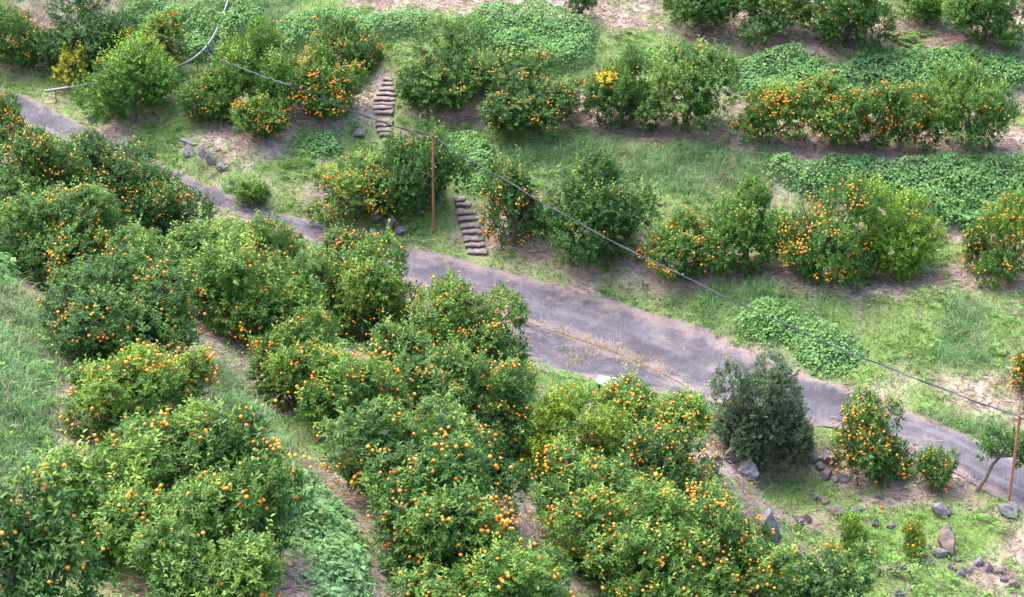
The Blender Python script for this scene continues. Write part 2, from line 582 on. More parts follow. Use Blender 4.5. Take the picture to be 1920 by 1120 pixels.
def road_mat(name, dark=1.0):
    m, nt, n, l, p = new_mat(name)
    ac = n.new('ShaderNodeAttribute')
    ac.attribute_name = 'across'
    al = n.new('ShaderNodeAttribute')
    al.attribute_name = 'along'
    tc = n.new('ShaderNodeTexCoord')

    def nz(scale, det=5, rough=.6, vec=None):
        q = n.new('ShaderNodeTexNoise')
        q.inputs['Scale'].default_value = scale
        q.inputs['Detail'].default_value = det
        q.inputs['Roughness'].default_value = rough
        l.new(vec or tc.outputs['Object'], q.inputs['Vector'])
        return q

    def mathn(op, a, b):
        q = n.new('ShaderNodeMath')
        q.operation = op
        for i, v in enumerate((a, b)):
            if isinstance(v, (int, float)):
                q.inputs[i].default_value = v
            else:
                l.new(v, q.inputs[i])
        return q.outputs[0]

    def mixc(f, a, b):
        q = n.new('ShaderNodeMix')
        q.data_type = 'RGBA'
        l.new(f, q.inputs[0]) if not isinstance(f, (int, float)) else setattr(q.inputs[0], 'default_value', f)
        for i, v in ((6, a), (7, b)):
            if isinstance(v, tuple):
                q.inputs[i].default_value = (*v, 1)
            else:
                l.new(v, q.inputs[i])
        return q.outputs[2]

    def ramp(src, a, b):
        q = n.new('ShaderNodeMapRange')
        q.inputs[1].default_value = a
        q.inputs[2].default_value = b
        l.new(src, q.inputs[0])
        return q.outputs[0]
    big = nz(0.55, 6)
    c = mixc(ramp(big.outputs['Fac'], .38, .66), tuple(v * dark for v in (0.044, 0.039, 0.052)), tuple(v * dark for v in (0.082, 0.073, 0.095)))
    fine = nz(16, 6, .75)
    c = mixc(ramp(fine.outputs['Fac'], .47, .68), c, (0.125, 0.115, 0.135))
    # streaks brushed into the concrete across the driving direction
    cv = n.new('ShaderNodeCombineXYZ')
    l.new(mathn('MULTIPLY', al.outputs['Fac'], 13.0), cv.inputs[0])
    l.new(mathn('MULTIPLY', ac.outputs['Fac'], 3.0), cv.inputs[1])
    st = nz(1.0, 3, .6, cv.outputs[0])
    patch = nz(0.35, 3)
    f = mathn('MULTIPLY', ramp(st.outputs['Fac'], .48, .62), ramp(patch.outputs['Fac'], .4, .6))
    c = mixc(mathn('MULTIPLY', f, .55), c, (0.145, 0.135, 0.158))
    # long pale wheel bands and dark damp stains
    cb = n.new('ShaderNodeCombineXYZ')
    l.new(mathn('MULTIPLY', al.outputs['Fac'], .22), cb.inputs[0])
    l.new(mathn('MULTIPLY', ac.outputs['Fac'], 4.5), cb.inputs[1])
    bd = nz(1.0, 4, .55, cb.outputs[0])
    c = mixc(mathn('MULTIPLY', ramp(bd.outputs['Fac'], .5, .68), .5), c, (0.17, 0.152, 0.18))
    stn = nz(.5, 7, .7)
    c = mixc(mathn('MULTIPLY', ramp(stn.outputs['Fac'], .50, .60), .75), c, (0.04, 0.034, 0.046))
    # pale grit
    vo = n.new('ShaderNodeTexVoronoi')
    vo.inputs['Scale'].default_value = 9
    l.new(tc.outputs['Object'], vo.inputs['Vector'])
    g = mathn('LESS_THAN', vo.outputs['Distance'], .12)
    c = mixc(mathn('MULTIPLY', g, .65), c, (0.22, 0.195, 0.20))
    # earth and dead grass washed onto the edges
    e1 = mathn('ABSOLUTE', mathn('SUBTRACT', ac.outputs['Fac'], .5), 0)
    en = nz(1.1, 6, .7)
    e = mathn('ADD', mathn('MULTIPLY', e1, 2.0), mathn('MULTIPLY', mathn('SUBTRACT', en.outputs['Fac'], .5), 1.5))
    c = mixc(mathn('MULTIPLY', ramp(e, .62, .95), .85), c, (0.215, 0.165, 0.158))
    # washed-in earth lying in irregular patches, cracks
    pn = nz(0.8, 8, .72)
    c = mixc(mathn('MULTIPLY', ramp(pn.outputs['Fac'], .54, .66), .75), c, (0.20, 0.158, 0.152))
    l.new(c, p.inputs['Base Color'])
    p.inputs['Roughness'].default_value = .9
    b = n.new('ShaderNodeBump')
    b.inputs['Strength'].default_value = .5
    b.inputs['Distance'].default_value = .02
    l.new(mathn('ADD', fine.outputs['Fac'], st.outputs['Fac']), b.inputs['Height'])
    l.new(b.outputs['Normal'], p.inputs['Normal'])
    return m


me = make_mesh('road', RV, RF, smooth=True, floats={'across': np.tile(U, 260), 'along': np.repeat(along, NC)})
link('road', me, road_mat('road_concrete'), kind='structure', label='narrow worn grey concrete farm road winding through the orchard', category='road')

# apron: a second, darker slab beside the bend, a gap of dry grass between it and the road
seam, _ = resample(world_poly([(955, 596), (1050, 627), (1140, 657), (1230, 694), (1300, 737), (1348, 768)]), 60)
outer, _ = resample(world_poly([(950, 606), (972, 645), (1005, 694), (1080, 708), (1190, 729), (1290, 753), (1345, 772)]), 60)
ua = np.linspace(0, 1, 14)
av = outer[:, None, :] * (1 - ua[None, :, None]) + (seam + norm(seam - outer + 1e-6) * 0.12)[:, None, :] * ua[None, :, None]
av = av + ((fbm(av[..., 0], av[..., 1], 2.0, 3, 18.0) - .5) * .25)[..., None] * (1 - ua)[None, :, None] ** 4
az = bil(ZS, av[..., 0], av[..., 1]) + 0.008 - .03 * ua[None, :] ** 6
AV = np.concatenate([av, az[..., None]], 2).reshape(-1, 3)
idx = np.arange(60 * 14).reshape(60, 14)
AF = np.stack([idx[:-1, :-1], idx[1:, :-1], idx[1:, 1:], idx[:-1, 1:]], -1).reshape(-1, 4)
alo = np.r_[0, np.cumsum(np.linalg.norm(np.diff(seam, axis=0), axis=1))]
me = make_mesh('road_apron', AV, AF, smooth=True, floats={'across': np.tile(ua, 60), 'along': np.repeat(alo, 14)})
link('road_apron', me, road_mat('apron_concrete', .85), kind='structure', label='darker concrete apron widening the road at its bend', category='road')

# ------------------------------------------------------------------ ground cover zones (image outlines laid onto the hillside)
KUDZU = {
    'mound of pale broad-leaved vine bulging over the bank above the round mandarin tree':
        [(850, 50), (900, 30), (1010, 24), (1090, 42), (1117, 70), (1108, 118), (1050, 130), (960, 122), (930, 105), (860, 75)],
    'blue-green vine mat on the bank behind the crossing rail and hose':
        [(205, 45), (260, 2), (470, 12), (482, 50), (440, 85), (425, 120), (330, 115), (250, 70)],
    'pale vine mat along the bank above the upper stone steps':
        [(510, 70), (560, 28), (640, 22), (700, 42), (805, 42), (815, 66), (760, 85), (690, 92), (600, 85), (550, 95)],
    'long vine mat on the bank behind the second row of trees':
        [(1365, 120), (1480, 100), (1570, 125), (1680, 103), (1915, 115), (1990, 120), (1990, 170), (1780, 185), (1740, 200), (1620, 170), (1560, 185), (1400, 195)],
    'deep green vine mat covering the bank above the bright green tree':
        [(1440, 308), (1650, 298), (1990, 303), (1990, 400), (1810, 432), (1760, 420), (1640, 370), (1550, 360), (1440, 345)],
    'small vine patch on the bank between rusty pole and kinked hose':
        [(835, 268), (905, 265), (935, 300), (905, 375), (850, 355)],
    'vine patch on the slope just above the dark grey-green tree':
        [(1365, 605), (1430, 588), (1530, 622), (1622, 640), (1602, 682), (1545, 706), (1480, 655), (1400, 645)],
    'pale vine mat on the near bank beside the narrow earth path':
        [(545, 890), (600, 920), (662, 978), (700, 1060), (712, 1160), (610, 1160), (575, 1010)],
    'small vine patch at the edge of the rocky slope below the upper steps':
        [(562, 248), (620, 232), (636, 282), (590, 296)],
    'cluster of large round vine leaves on the grassy bank by the straw path':
        [(30, 785), (72, 790), (84, 850), (60, 872), (34, 850)],
    'vine leaves at the head of the grassy bank beside the leaning tree trunk':
        [(-30, 470), (22, 482), (34, 545), (-30, 540)],
    'thin vine strip between the vine mound and the paired green trees':
        [(1150, 98), (1260, 84), (1385, 112), (1330, 140), (1180, 130)],
    'blue-green vine peeping out between mandarin trees by the road bend':
        [(965, 680), (998, 690), (1000, 780), (960, 815), (945, 780)],
    'blue-green vine peeping out above the straw hollow between trees':
        [(590, 598), (620, 595), (655, 640), (640, 655), (600, 630)],
}
TALL = [
    [(930, 268), (1450, 285), (1440, 350), (1330, 370), (1200, 345), (1000, 330)],
    [(-40, 540), (70, 550), (105, 680), (100, 790), (60, 910), (-60, 930)],
    [(1300, 560), (1420, 558), (1560, 600), (1520, 625), (1380, 600), (1310, 622)],
    [(465, 5), (550, 5), (515, 65), (470, 65)],
    [(1765, 570), (1830, 565), (1855, 685), (1765, 670)],
    [(400, 670), (440, 715), (545, 860), (570, 910), (640, 1050), (610, 1080), (520, 890), (405, 760)],
    [(1700, 778), (1880, 800), (1905, 855), (1800, 830)],
    [(1730, 210), (1760, 210), (1770, 230), (1740, 235)],
]
GREEN = [
    [(480, 360), (640, 425), (760, 462), (900, 490), (1050, 532), (1280, 600), (1400, 655), (1280, 545), (1150, 525), (1000, 495), (930, 455), (860, 470), (760, 420), (650, 395), (560, 370)],
    [(1290, 560), (1920, 575), (2000, 600), (2000, 720), (1760, 700), (1850, 835), (1600, 735), (1400, 655), (1300, 610)],
    [(1380, 870), (1560, 880), (1700, 930), (1850, 960), (1990, 1020), (1990, 1180), (1440, 1180), (1450, 1020)],
    [(140, 190), (340, 225), (430, 240), (330, 300), (230, 280)],
    [(1525, 780), (1575, 790), (1590, 830), (1540, 865)],
    [(540, 235), (695, 215), (715, 290), (640, 340), (480, 350), (430, 330), (440, 300), (560, 300)],
    [(340, 300), (420, 330), (520, 360), (440, 370), (360, 340)],
    [(930, 720), (1000, 700), (1100, 710), (1180, 730), (1100, 745), (1010, 760), (970, 840), (930, 840)],
    [(990, 1000), (1050, 1010), (1100, 1120), (1020, 1120)],
    [(380, 400), (430, 410), (440, 470), (380, 480)],
    [(690, 330), (860, 380), (870, 470), (800, 440), (690, 400)],
    [(640, 60), (860, 60), (860, 20), (560, 0), (480, 0)],
    [(730, 200), (1000, 240), (1200, 260), (1200, 280), (850, 262), (740, 250)],
    [(1180, 40), (1280, 50), (1300, 110), (1120, 110)],
    [(620, 880), (720, 1000), (800, 1100), (760, 1120), (660, 960)],
    [(0, 110), (100, 120), (140, 160), (0, 150)],
    [(1230, 310), (1450, 330), (1400, 370), (1260, 400)],
    [(1280, 770), (1330, 780), (1340, 830), (1320, 860)],
]
DRY = [
    [(1180, 480), (1450, 505), (1620, 490), (1990, 480), (1990, 545), (1700, 560), (1400, 540), (1200, 530)],
    [(1080, 195), (1500, 240), (1990, 245), (1990, 298), (1500, 295), (1250, 262), (1080, 225)],
    [(940, -20), (1100, 15), (1250, 40), (1990, 55), (1990, 108), (1600, 98), (1380, 105), (1200, 62), (1100, 45)],
    [(640, -10), (960, -10), (900, 25), (720, 42)],
    [(355, 250), (440, 238), (540, 290), (490, 318), (400, 290)],
    [(1770, 712), (1990, 700), (1990, 765), (1800, 765)],
    [(430, 690), (500, 790), (590, 880), (680, 990), (770, 1120), (720, 1120), (650, 985), (560, 890), (480, 800), (420, 710)],
    [(70, 540), (130, 560), (190, 850), (90, 860), (110, 700)],
    [(1365, 915), (1480, 958), (1505, 1000), (1440, 990), (1380, 960)],
    [(1850, 1000), (1990, 1000), (1990, 1130), (1870, 1110)],
    [(630, 620), (700, 640), (690, 680), (650, 660)],
    [(650, 170), (710, 150), (700, 230), (650, 240)],
    [(960, 1000), (1020, 1000), (1060, 1100), (980, 1090)],
    [(590, 360), (640, 350), (650, 395), (570, 400)],
    [(895, 390), (940, 400), (1040, 450), (960, 480), (915, 470)],
    [(1050, 750), (1130, 735), (1130, 775), (1060, 775)],
    [(1680, 895), (1760, 905), (1740, 930), (1690, 925)],
    [(20, 120), (110, 105), (110, 130), (30, 150)],
    [(560, 1020), (600, 1060), (600, 1120), (540, 1120)],
    [(1320, 800), (1345, 810), (1410, 890), (1390, 900), (1330, 870)],
    [(1650, 925), (1700, 920), (1712, 950), (1660, 955)],
    [(1640, 1060), (1700, 1050), (1722, 1120), (1650, 1125)],
    [(1780, 1040), (1900, 1055), (1930, 1120), (1800, 1112)],
    [(1488, 1000), (1545, 1000), (1562, 1062), (1500, 1062)],
    [(1540, 920), (1620, 940), (1610, 970), (1540, 950)],
]
KM = {k: mask([v], .55, 3) for k, v in KUDZU.items()}
kud = np.max(np.stack(list(KM.values())), 0)
tall = mask(TALL, .6, 3)
green = mask(GREEN, .7, 4)
dry = mask(DRY, .7, 4)
near_road = np.clip(blur(on_road, 3) * 3, 0, 1)

# ------------------------------------------------------------------ trees: (centre column, row, width, height of the crown in the picture)
DK, MD, LT, BR, YL, GY_ = (.75, .82, .85), (1, 1, 1), (1.25, 1.18, 1.0), (1.5, 1.35, .8), (1.75, 1.5, .75), (.95, 1, 1)
TREES = [
    # top terrace
    (1315, 2, 150, 112, 4, MD, .25, 'green tree with hardly any fruit at the top terrace, beside the small lone tree'),
    (1448, 4, 165, 110, 6, MD, .25, 'green tree on the top terrace between two others over reddish straw'),
    (1592, 8, 175, 150, 45, DK, .12, 'dark tree on the top terrace with fruit bunched on its low branches'),
    (1852, 8, 165, 135, 8, MD, .2, 'green tree at the end of the top terrace near the ferns'),
    (1735, 5, 100, 60, 0, LT, .4, 'low pale bush on the top terrace between two larger trees'),
    (30, 62, 120, 112, 90, MD, .1, 'mandarin tree heavy with fruit in the far corner of the orchard'),
    (168, 60, 175, 150, 14, DK, .08, 'dark dense tree behind the yellow-leaved shrub'),
    (292, 86, 112, 108, 120, LT, .1, 'mandarin tree thick with fruit under the hose before the vine bank'),
    # second terrace
    (245, 152, 185, 152, 6, (1.2, 1.2, .95), .25, 'feathery light green tree by the steel rail end'),
    (390, 180, 112, 92, 45, MD, .2, 'mandarin tree with a fruit cluster below the curved rail'),
    (478, 132, 172, 175, 14, LT, .3, 'wide light green tree crossed by the hose below the vine bank'),
    (490, 218, 112, 82, 80, LT, .1, 'low mandarin bush full of fruit standing in front of the wide green tree'),
    (602, 158, 150, 122, 130, LT, .12, 'pale mandarin tree full of fruit beside the upper stone steps'),
    (642, 92, 122, 104, 80, MD, .12, 'mandarin tree behind the pale one at the head of the upper steps'),
    (852, 128, 195, 150, 26, MD, .4, 'big green tree with bright shoots just beside the upper stone steps'),
    (1005, 180, 190, 135, 100, MD, .12, 'round mandarin tree with scattered fruit below the vine mound'),
    (1165, 165, 130, 140, 14, MD, .3, 'green tree with a bright yellow spray of leaves near its top'),
    (1288, 168, 190, 150, 8, MD, .32, 'broad green tree with almost no fruit next to the yellow-sprayed one'),
    (1442, 212, 112, 100, 85, LT, .1, 'small mandarin tree thick with fruit next to the broad green tree'),
    (1568, 205, 165, 130, 130, MD, .12, 'wide mandarin tree in the second row with fruit all along its top'),
    (1692, 218, 118, 118, 95, MD, .1, 'narrow mandarin tree with fruit hanging almost to the brown earth'),
    (1825, 205, 155, 145, 10, MD, .25, 'upright green tree with a few fruits ending the second row'),
    # third terrace
    (670, 358, 162, 108, 130, LT, .1, 'low mandarin tree full of fruit above the dark boulders by the road'),
    (782, 322, 160, 160, 8, DK, .15, 'dark green tree right behind the rusty pole'),
    (965, 385, 118, 160, 90, MD, .1, 'mandarin tree with low fruit clusters beside the lower stone steps'),
    (1118, 390, 205, 190, 22, DK, .18, 'big dark round tree crossed by the hose'),
    (1282, 458, 140, 112, 120, LT, .08, 'low mandarin tree full of fruit just below the hose'),
    (1402, 425, 170, 165, 12, MD, .25, 'green tree with few fruits next to the low fruit-laden bush below the hose'),
    (1540, 440, 162, 195, 190, LT, .08, 'mandarin tree reaching lowest in its row and covered in fruit'),
    (1690, 428, 175, 170, 2, BR, .5, 'bright yellow-green tree without fruit'),
    (1835, 470, 62, 84, 20, MD, .15, 'slim little mandarin tree next to the bright yellow-green tree'),
    (1900, 452, 130, 165, 80, LT, .1, 'mandarin tree full of fruit ending the third row'),
    (1925, 700, 60, 90, 50, MD, .1, 'mandarin bush cut by the picture edge above the bare earth patch'),
    # below the road, left
    (15, 232, 75, 125, 35, MD, .12, 'mandarin tree at the picture edge beside the upper end of the road'),
    (70, 320, 200, 165, 60, MD, .12, 'large mandarin tree hiding the road beside the picture edge'),
    (190, 330, 190, 160, 60, DK, .12, 'mandarin tree in front of the road with fruit sprays against the tarmac'),
    (110, 425, 240, 175, 70, MD, .1, 'mandarin tree with a bare leaning trunk beside the grassy bank'),
    (305, 388, 180, 155, 90, DK, .1, 'round dark mandarin tree standing clear just below the road'),
    (488, 458, 150, 128, 60, LT, .18, 'pale mandarin tree hiding the road before the dark boulders'),
    (330, 500, 200, 140, 60, MD, .15, 'mandarin tree behind the round dark one, deep in the near grove'),
    (200, 510, 190, 150, 70, MD, .12, 'mandarin tree next to the one with the bare leaning trunk'),
    (470, 545, 210, 190, 45, LT, .25, 'broad light green mandarin tree in the middle of the near grove'),
    (602, 540, 140, 130, 30, MD, .22, 'mandarin tree between the broad light one and the dense green one'),
    (700, 556, 180, 168, 26, MD, .35, 'dense green tree leaning over the road with bright shoots'),
    (654, 474, 84, 70, 30, MD, .15, 'small mandarin tree with fruit at the road edge before the rusty pole'),
    (230, 600, 270, 190, 150, DK, .1, 'big dark mandarin tree dotted with fruit above the straw path'),
    (225, 735, 205, 150, 100, LT, .2, 'mandarin tree whose low fruit hangs over the straw path'),
    (342, 715, 108, 95, 45, LT, .22, 'small light mandarin tree between grassy bank strip and big dark tree'),
    (552, 690, 180, 160, 120, LT, .1, 'mandarin tree with many fruits beside the narrow earth path'),
    (665, 735, 190, 165, 140, LT, .1, 'pale mandarin tree thickly dotted with small fruit in the near grove'),
    (745, 660, 135, 120, 45, MD, .15, 'mandarin tree beside the straw hollow in the near grove'),
    (875, 625, 195, 180, 150, MD, .15, 'tall mandarin tree full of fruit rising in front of the road apron'),
    (820, 730, 170, 140, 60, MD, .15, 'mandarin tree just below the tall fruit-laden one'),
    (920, 745, 160, 150, 110, MD, .1, 'mandarin tree with fruit next to the blue-green vine strip'),
    (740, 850, 260, 190, 60, MD, .15, 'large green mandarin tree with scattered fruit beside the earth path'),
    (880, 860, 160, 150, 40, DK, .12, 'dark mandarin tree between the large green one and the vine strip'),
    (842, 978, 270, 215, 130, DK, .1, 'wide dark mandarin tree overhanging the earth path'),
    (950, 1085, 220, 150, 70, LT, .12, 'mandarin tree with big bright fruit at the bottom of the picture'),
    (820, 1125, 130, 100, 30, MD, .12, 'low mandarin tree at the bottom edge below the wide dark one'),
    (1225, 808, 190, 156, 180, LT, .1, 'mandarin tree covered in small fruit in front of the sign board'),
    (1075, 825, 175, 160, 30, BR, .3, 'yellow-green tree beside the fruit-covered one by the sign board'),
    (1090, 920, 200, 170, 80, MD, .15, 'mandarin tree beneath the yellow-green one in the near grove'),
    (1265, 900, 170, 170, 100, MD, .1, 'mandarin tree standing at the edge above the rocky drop'),
    (1160, 1005, 240, 180, 120, LT, .12, 'pale wide mandarin tree sprinkled with fruit near the bottom edge'),
    (1330, 1000, 185, 170, 100, MD, .1, 'mandarin tree beside the leaning rock slab'),
    (1260, 1095, 230, 140, 90, LT, .12, 'pale mandarin tree cut by the bottom edge of the picture'),
    (1410, 1095, 150, 120, 45, MD, .14, 'mandarin tree at the bottom edge beneath the rock slab'),
    (1550, 1105, 160, 110, 22, DK, .12, 'low dark mandarin bush at the bottom edge on the rocky ground'),
    # bottom left
    (330, 850, 240, 165, 50, MD, .18, 'mandarin tree standing beyond the straw hollow at the near grove edge'),
    (455, 880, 170, 165, 55, MD, .12, 'mandarin tree leaning over the grass strip beside the vine mat'),
    (175, 930, 210, 170, 30, LT, .2, 'mandarin tree with long leaves beside the patch of large round leaves'),
    (330, 985, 250, 200, 60, MD, .15, 'mandarin tree with orange clusters in the middle of the lower corner'),
    (455, 988, 180, 190, 55, DK, .12, 'dark mandarin tree overhanging the vine mat'),
    (75, 1050, 240, 230, 36, DK, .15, 'dark glossy mandarin tree filling the bottom corner'),
    (400, 1105, 260, 150, 10, MD, .25, 'light leafy tree with long upright shoots at the bottom edge'),
    # below the road, right
    (1640, 832, 138, 142, 110, MD, .12, 'round mandarin tree full of fruit standing alone below the road'),
    (1088, -2, 56, 50, 0, MD, .2, 'small lone tree with a thin trunk on the top terrace'),
]

LEN_L = 0.115


def crown_template(seed, W0, H0, nleaf, leaf=LEN_L, nblob=11, gap=.40, width=.42, per=9, drop=.15, cols=None, rr=(.15, .41), rd=(.45, .88)):
    r = np.random.default_rng(seed)
    C = [np.array([0, 0, -.05])]
    R = [.56]
    for k in range(nblob):
        az = 2 * np.pi * (k + r.random() * .7) / nblob * 2.0
        el = r.uniform(-.6, 1.1)
        rad = r.uniform(*rd)
        C.append(np.array([np.cos(az) * np.cos(el) * rad, np.sin(az) * np.cos(el) * rad, np.sin(el) * rad * 1.0]))
        R.append(r.uniform(*rr))
    C, R = np.array(C), np.array(R)
    nt = int(nleaf / per)
    pos, dr, dep = [], [], []
    tot = 0
    while tot < nt:
        n = nt * 3
        b = r.choice(len(R), n, p=R ** 2 / np.sum(R ** 2))
        d = norm(r.normal(size=(n, 3)))
        q = r.random(n) ** 1.6
        p = C[b] + d * (R[b] * (1.0 - .42 * q))[:, None]
        sdf = np.min(np.linalg.norm(p[:, None] - C[None], axis=2) - R[None], axis=1)   # negative inside the union
        keep = (sdf > -.20) & (p[:, 2] > -1.02) & ~((d[:, 2] < -.45) & (r.random(n) < .55))
        f = fbm(p[:, 0] * 3 + p[:, 2] * 2.3, p[:, 1] * 3 - p[:, 2] * 1.7, 1.0, 2, seed * 3.1)
        keep &= (f > gap - .08) | (r.random(n) < .25) | (sdf < -.1)
        pos.append(p[keep])
        dr.append(d[keep])
        dep.append(-sdf[keep])
        tot += keep.sum()
    pos, dr, dep = np.concatenate(pos)[:nt], np.concatenate(dr)[:nt], np.concatenate(dep)[:nt]
    lo, hi = np.percentile(pos, .7, axis=0), np.percentile(pos, 99.3, axis=0)
    pos = (pos - (lo + hi) / 2) / ((hi - lo) / 2)
    S = np.array([W0 / 2, W0 / 2, H0 / 2])
    P = pos * S + np.array([0, 0, H0 / 2])
    # some twigs on top are long upright shoots
    shoot = (pos[:, 2] > .1) & (dep < .08) & (r.random(nt) < .09)
    tw = norm(dr + np.array([0, 0, .55]) + r.normal(size=(nt, 3)) * .38)
    tw[shoot] = norm(np.array([0, 0, 1.0]) + r.normal(size=(shoot.sum(), 3)) * .2)
    tl = np.where(shoot, r.uniform(.25, .62, nt), r.uniform(.10, .28, nt))
    a = norm(np.cross(tw, r.normal(size=(nt, 3))))
    b_ = np.cross(tw, a)
    k = np.arange(per)
    ph = k * 2.4
    al = (k + .5) / per
    lp = P[:, None] + tw[:, None] * (tl[:, None] * al[None])[..., None]
    rad = a[:, None] * np.cos(ph)[None, :, None] + b_[:, None] * np.sin(ph)[None, :, None]
    opn = 1.25 - .55 * al
    ld = tw[:, None] * (1 - .35 * opn)[None, :, None] + rad * opn[None, :, None] + r.normal(size=(nt, per, 3)) * .25
    ld[..., 2] -= drop
    nr = tw[:, None] * 1.0 + np.array([0, 0, .5]) - rad * .3 + r.normal(size=(nt, per, 3)) * .3
    n = nt * per
    base = np.array([[.036, .102, .021], [.064, .158, .028], [.105, .215, .042]]) if cols is None else np.array(cols[:3])
    young = np.array([.23, .35, .06]) if cols is None else np.array(cols[3])
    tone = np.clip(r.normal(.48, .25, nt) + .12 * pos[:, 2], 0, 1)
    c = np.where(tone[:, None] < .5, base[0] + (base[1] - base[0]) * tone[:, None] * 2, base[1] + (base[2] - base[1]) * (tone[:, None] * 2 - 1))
    yn = fbm(pos[:, 0] * 2.2 + 5, pos[:, 1] * 2.2 + pos[:, 2], 1.0, 2, seed * 1.7)
    yf = np.clip((yn - .56) * 6, 0, 1) * (pos[:, 2] > -.2) * .45
    yf = np.maximum(yf, shoot * .8)[:, None]
    c = c * (1 - yf) + young * yf
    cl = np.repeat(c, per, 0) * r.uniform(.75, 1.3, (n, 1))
    L = np.repeat(np.where(shoot, 1.1, 1.0), per) * leaf * r.uniform(.7, 1.2, n)
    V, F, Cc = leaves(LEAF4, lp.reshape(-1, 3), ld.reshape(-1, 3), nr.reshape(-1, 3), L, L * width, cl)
    me_ = make_mesh('crown', V, F, Cc)
    outer = dep < .06
    return dict(mesh=me_, W=W0, H=H0, tips=(P + tw * r.uniform(.02, .17, (nt, 1)))[outer & (pos[:, 2] > -.75)], n=pos[outer])


def trunk_mesh(seed, H, W, r0=.07, lean=(0, 0), n=6):
    r = np.random.default_rng(seed)
    parts = []
    fork = H * r.uniform(.16, .24)
    top = np.array([lean[0] * .4, lean[1] * .4, fork])
    parts.append(tube([(0, 0, -.25), (0, 0, 0), (top[0] * .5, top[1] * .5, fork * .55), top], [r0 * 1.5, r0 * 1.25, r0 * 1.05, r0 * .95], 8))
    for k in range(n):
        az = 2 * np.pi * (k + r.random() * .6) / n
        rr = W / 2 * r.uniform(.55, .92)
        zz = H * r.uniform(.45, .95)
        e = np.array([np.cos(az) * rr + lean[0], np.sin(az) * rr + lean[1], zz])
        m1 = top + (e - top) * .35 + np.array([0, 0, -.02]) + r.normal(size=3) * .05
        m2 = top + (e - top) * .7 + np.array([0, 0, .04]) + r.normal(size=3) * .06
        parts.append(tube([top, m1, m2, e], [r0 * .7, r0 * .5, r0 * .3, r0 * .12], 6))
        for j in range(3):
            s = m1 + (m2 - m1) * r.random()
            q = s + np.array([np.cos(az + r.normal() * .9), np.sin(az + r.normal() * .9), r.uniform(.2, .9)]) * W * .17
            parts.append(tube([s, (s + q) / 2 + r.normal(size=3) * .03, q], [r0 * .3, r0 * .2, r0 * .08], 5))
    V, F = merge(parts)
    return make_mesh('trunk', V, F, smooth=True)


TPL = {'S': [crown_template(11 + i, 1.5, 1.35, 6500, leaf=.095, nblob=8) for i in range(3)],
       'F': [crown_template(41 + i, 2.5, 2.1, 19000, leaf=.088, nblob=14, per=10) for i in range(5)],
       'M': [crown_template(21 + i, 2.3, 1.95, 17500, leaf=.094, nblob=14, per=10) for i in range(4)],
       'L': [crown_template(31 + i, 3.1, 2.6, 31000, leaf=.098, nblob=20, per=10) for i in range(4)]}
TRK = {k: [trunk_mesh(5 + i, v[0]['H'], v[0]['W'], .035 + .022 * v[0]['W']) for i in range(2)] for k, v in TPL.items()}
for v in TPL.values():
    for t in v:
        t['mesh'].materials.append(M_LEAF)
for v in TRK.values():
    for t in v:
        t.materials.append(M_BARK)


def sphere_arrays(nu=8, nv=4):
    V = [(0, 0, 1)]
    for j in range(1, nv + 1):
        th = math.pi * j / (nv + 1)
        for i in range(nu):
            V.append((math.sin(th) * math.cos(2 * math.pi * i / nu), math.sin(th) * math.sin(2 * math.pi * i / nu), math.cos(th)))
    V.append((0, 0, -1))
    V = np.array(V)
    V[:, 2] *= .88
    T, Q = [], []
    for i in range(nu):
        i2 = (i + 1) % nu
        T.append((0, 1 + i, 1 + i2))
        b = 1 + (nv - 1) * nu
        T.append((len(V) - 1, b + i2, b + i))
        for j in range(nv - 1):
            Q.append((1 + j * nu + i, 1 + (j + 1) * nu + i, 1 + (j + 1) * nu + i2, 1 + j * nu + i2))
    Tq = []
    for q in Q:
        Tq += [(q[0], q[1], q[2]), (q[0], q[2], q[3])]
    return V, np.array(T + Tq, np.int32)


SV, SF = sphere_arrays()
SV6, SF6 = sphere_arrays(6, 3)
FRUIT_ME = make_mesh('orange', SV, SF, smooth=True, floats={'tone': np.zeros(len(SV))})
FRUIT_ME.materials.append(M_FRUIT)
FR = 0.0385           # fruit radius, metres

tree_discs = []
tree_count = [0]


def fruit_positions(tips, count, r):
    """fruit hang in loose bunches near the twig ends"""
    out = []
    while len(out) < count:
        c = tips[r.integers(len(tips))]
        k = min(count - len(out), int(r.choice([1, 1, 1, 2, 3, 5, 8])))
        for _ in range(k):
            out.append(c + r.normal(size=3) * np.array([.10, .10, .07]) * (0 if k == 1 else 1) * 1.2)
    return np.array(out)


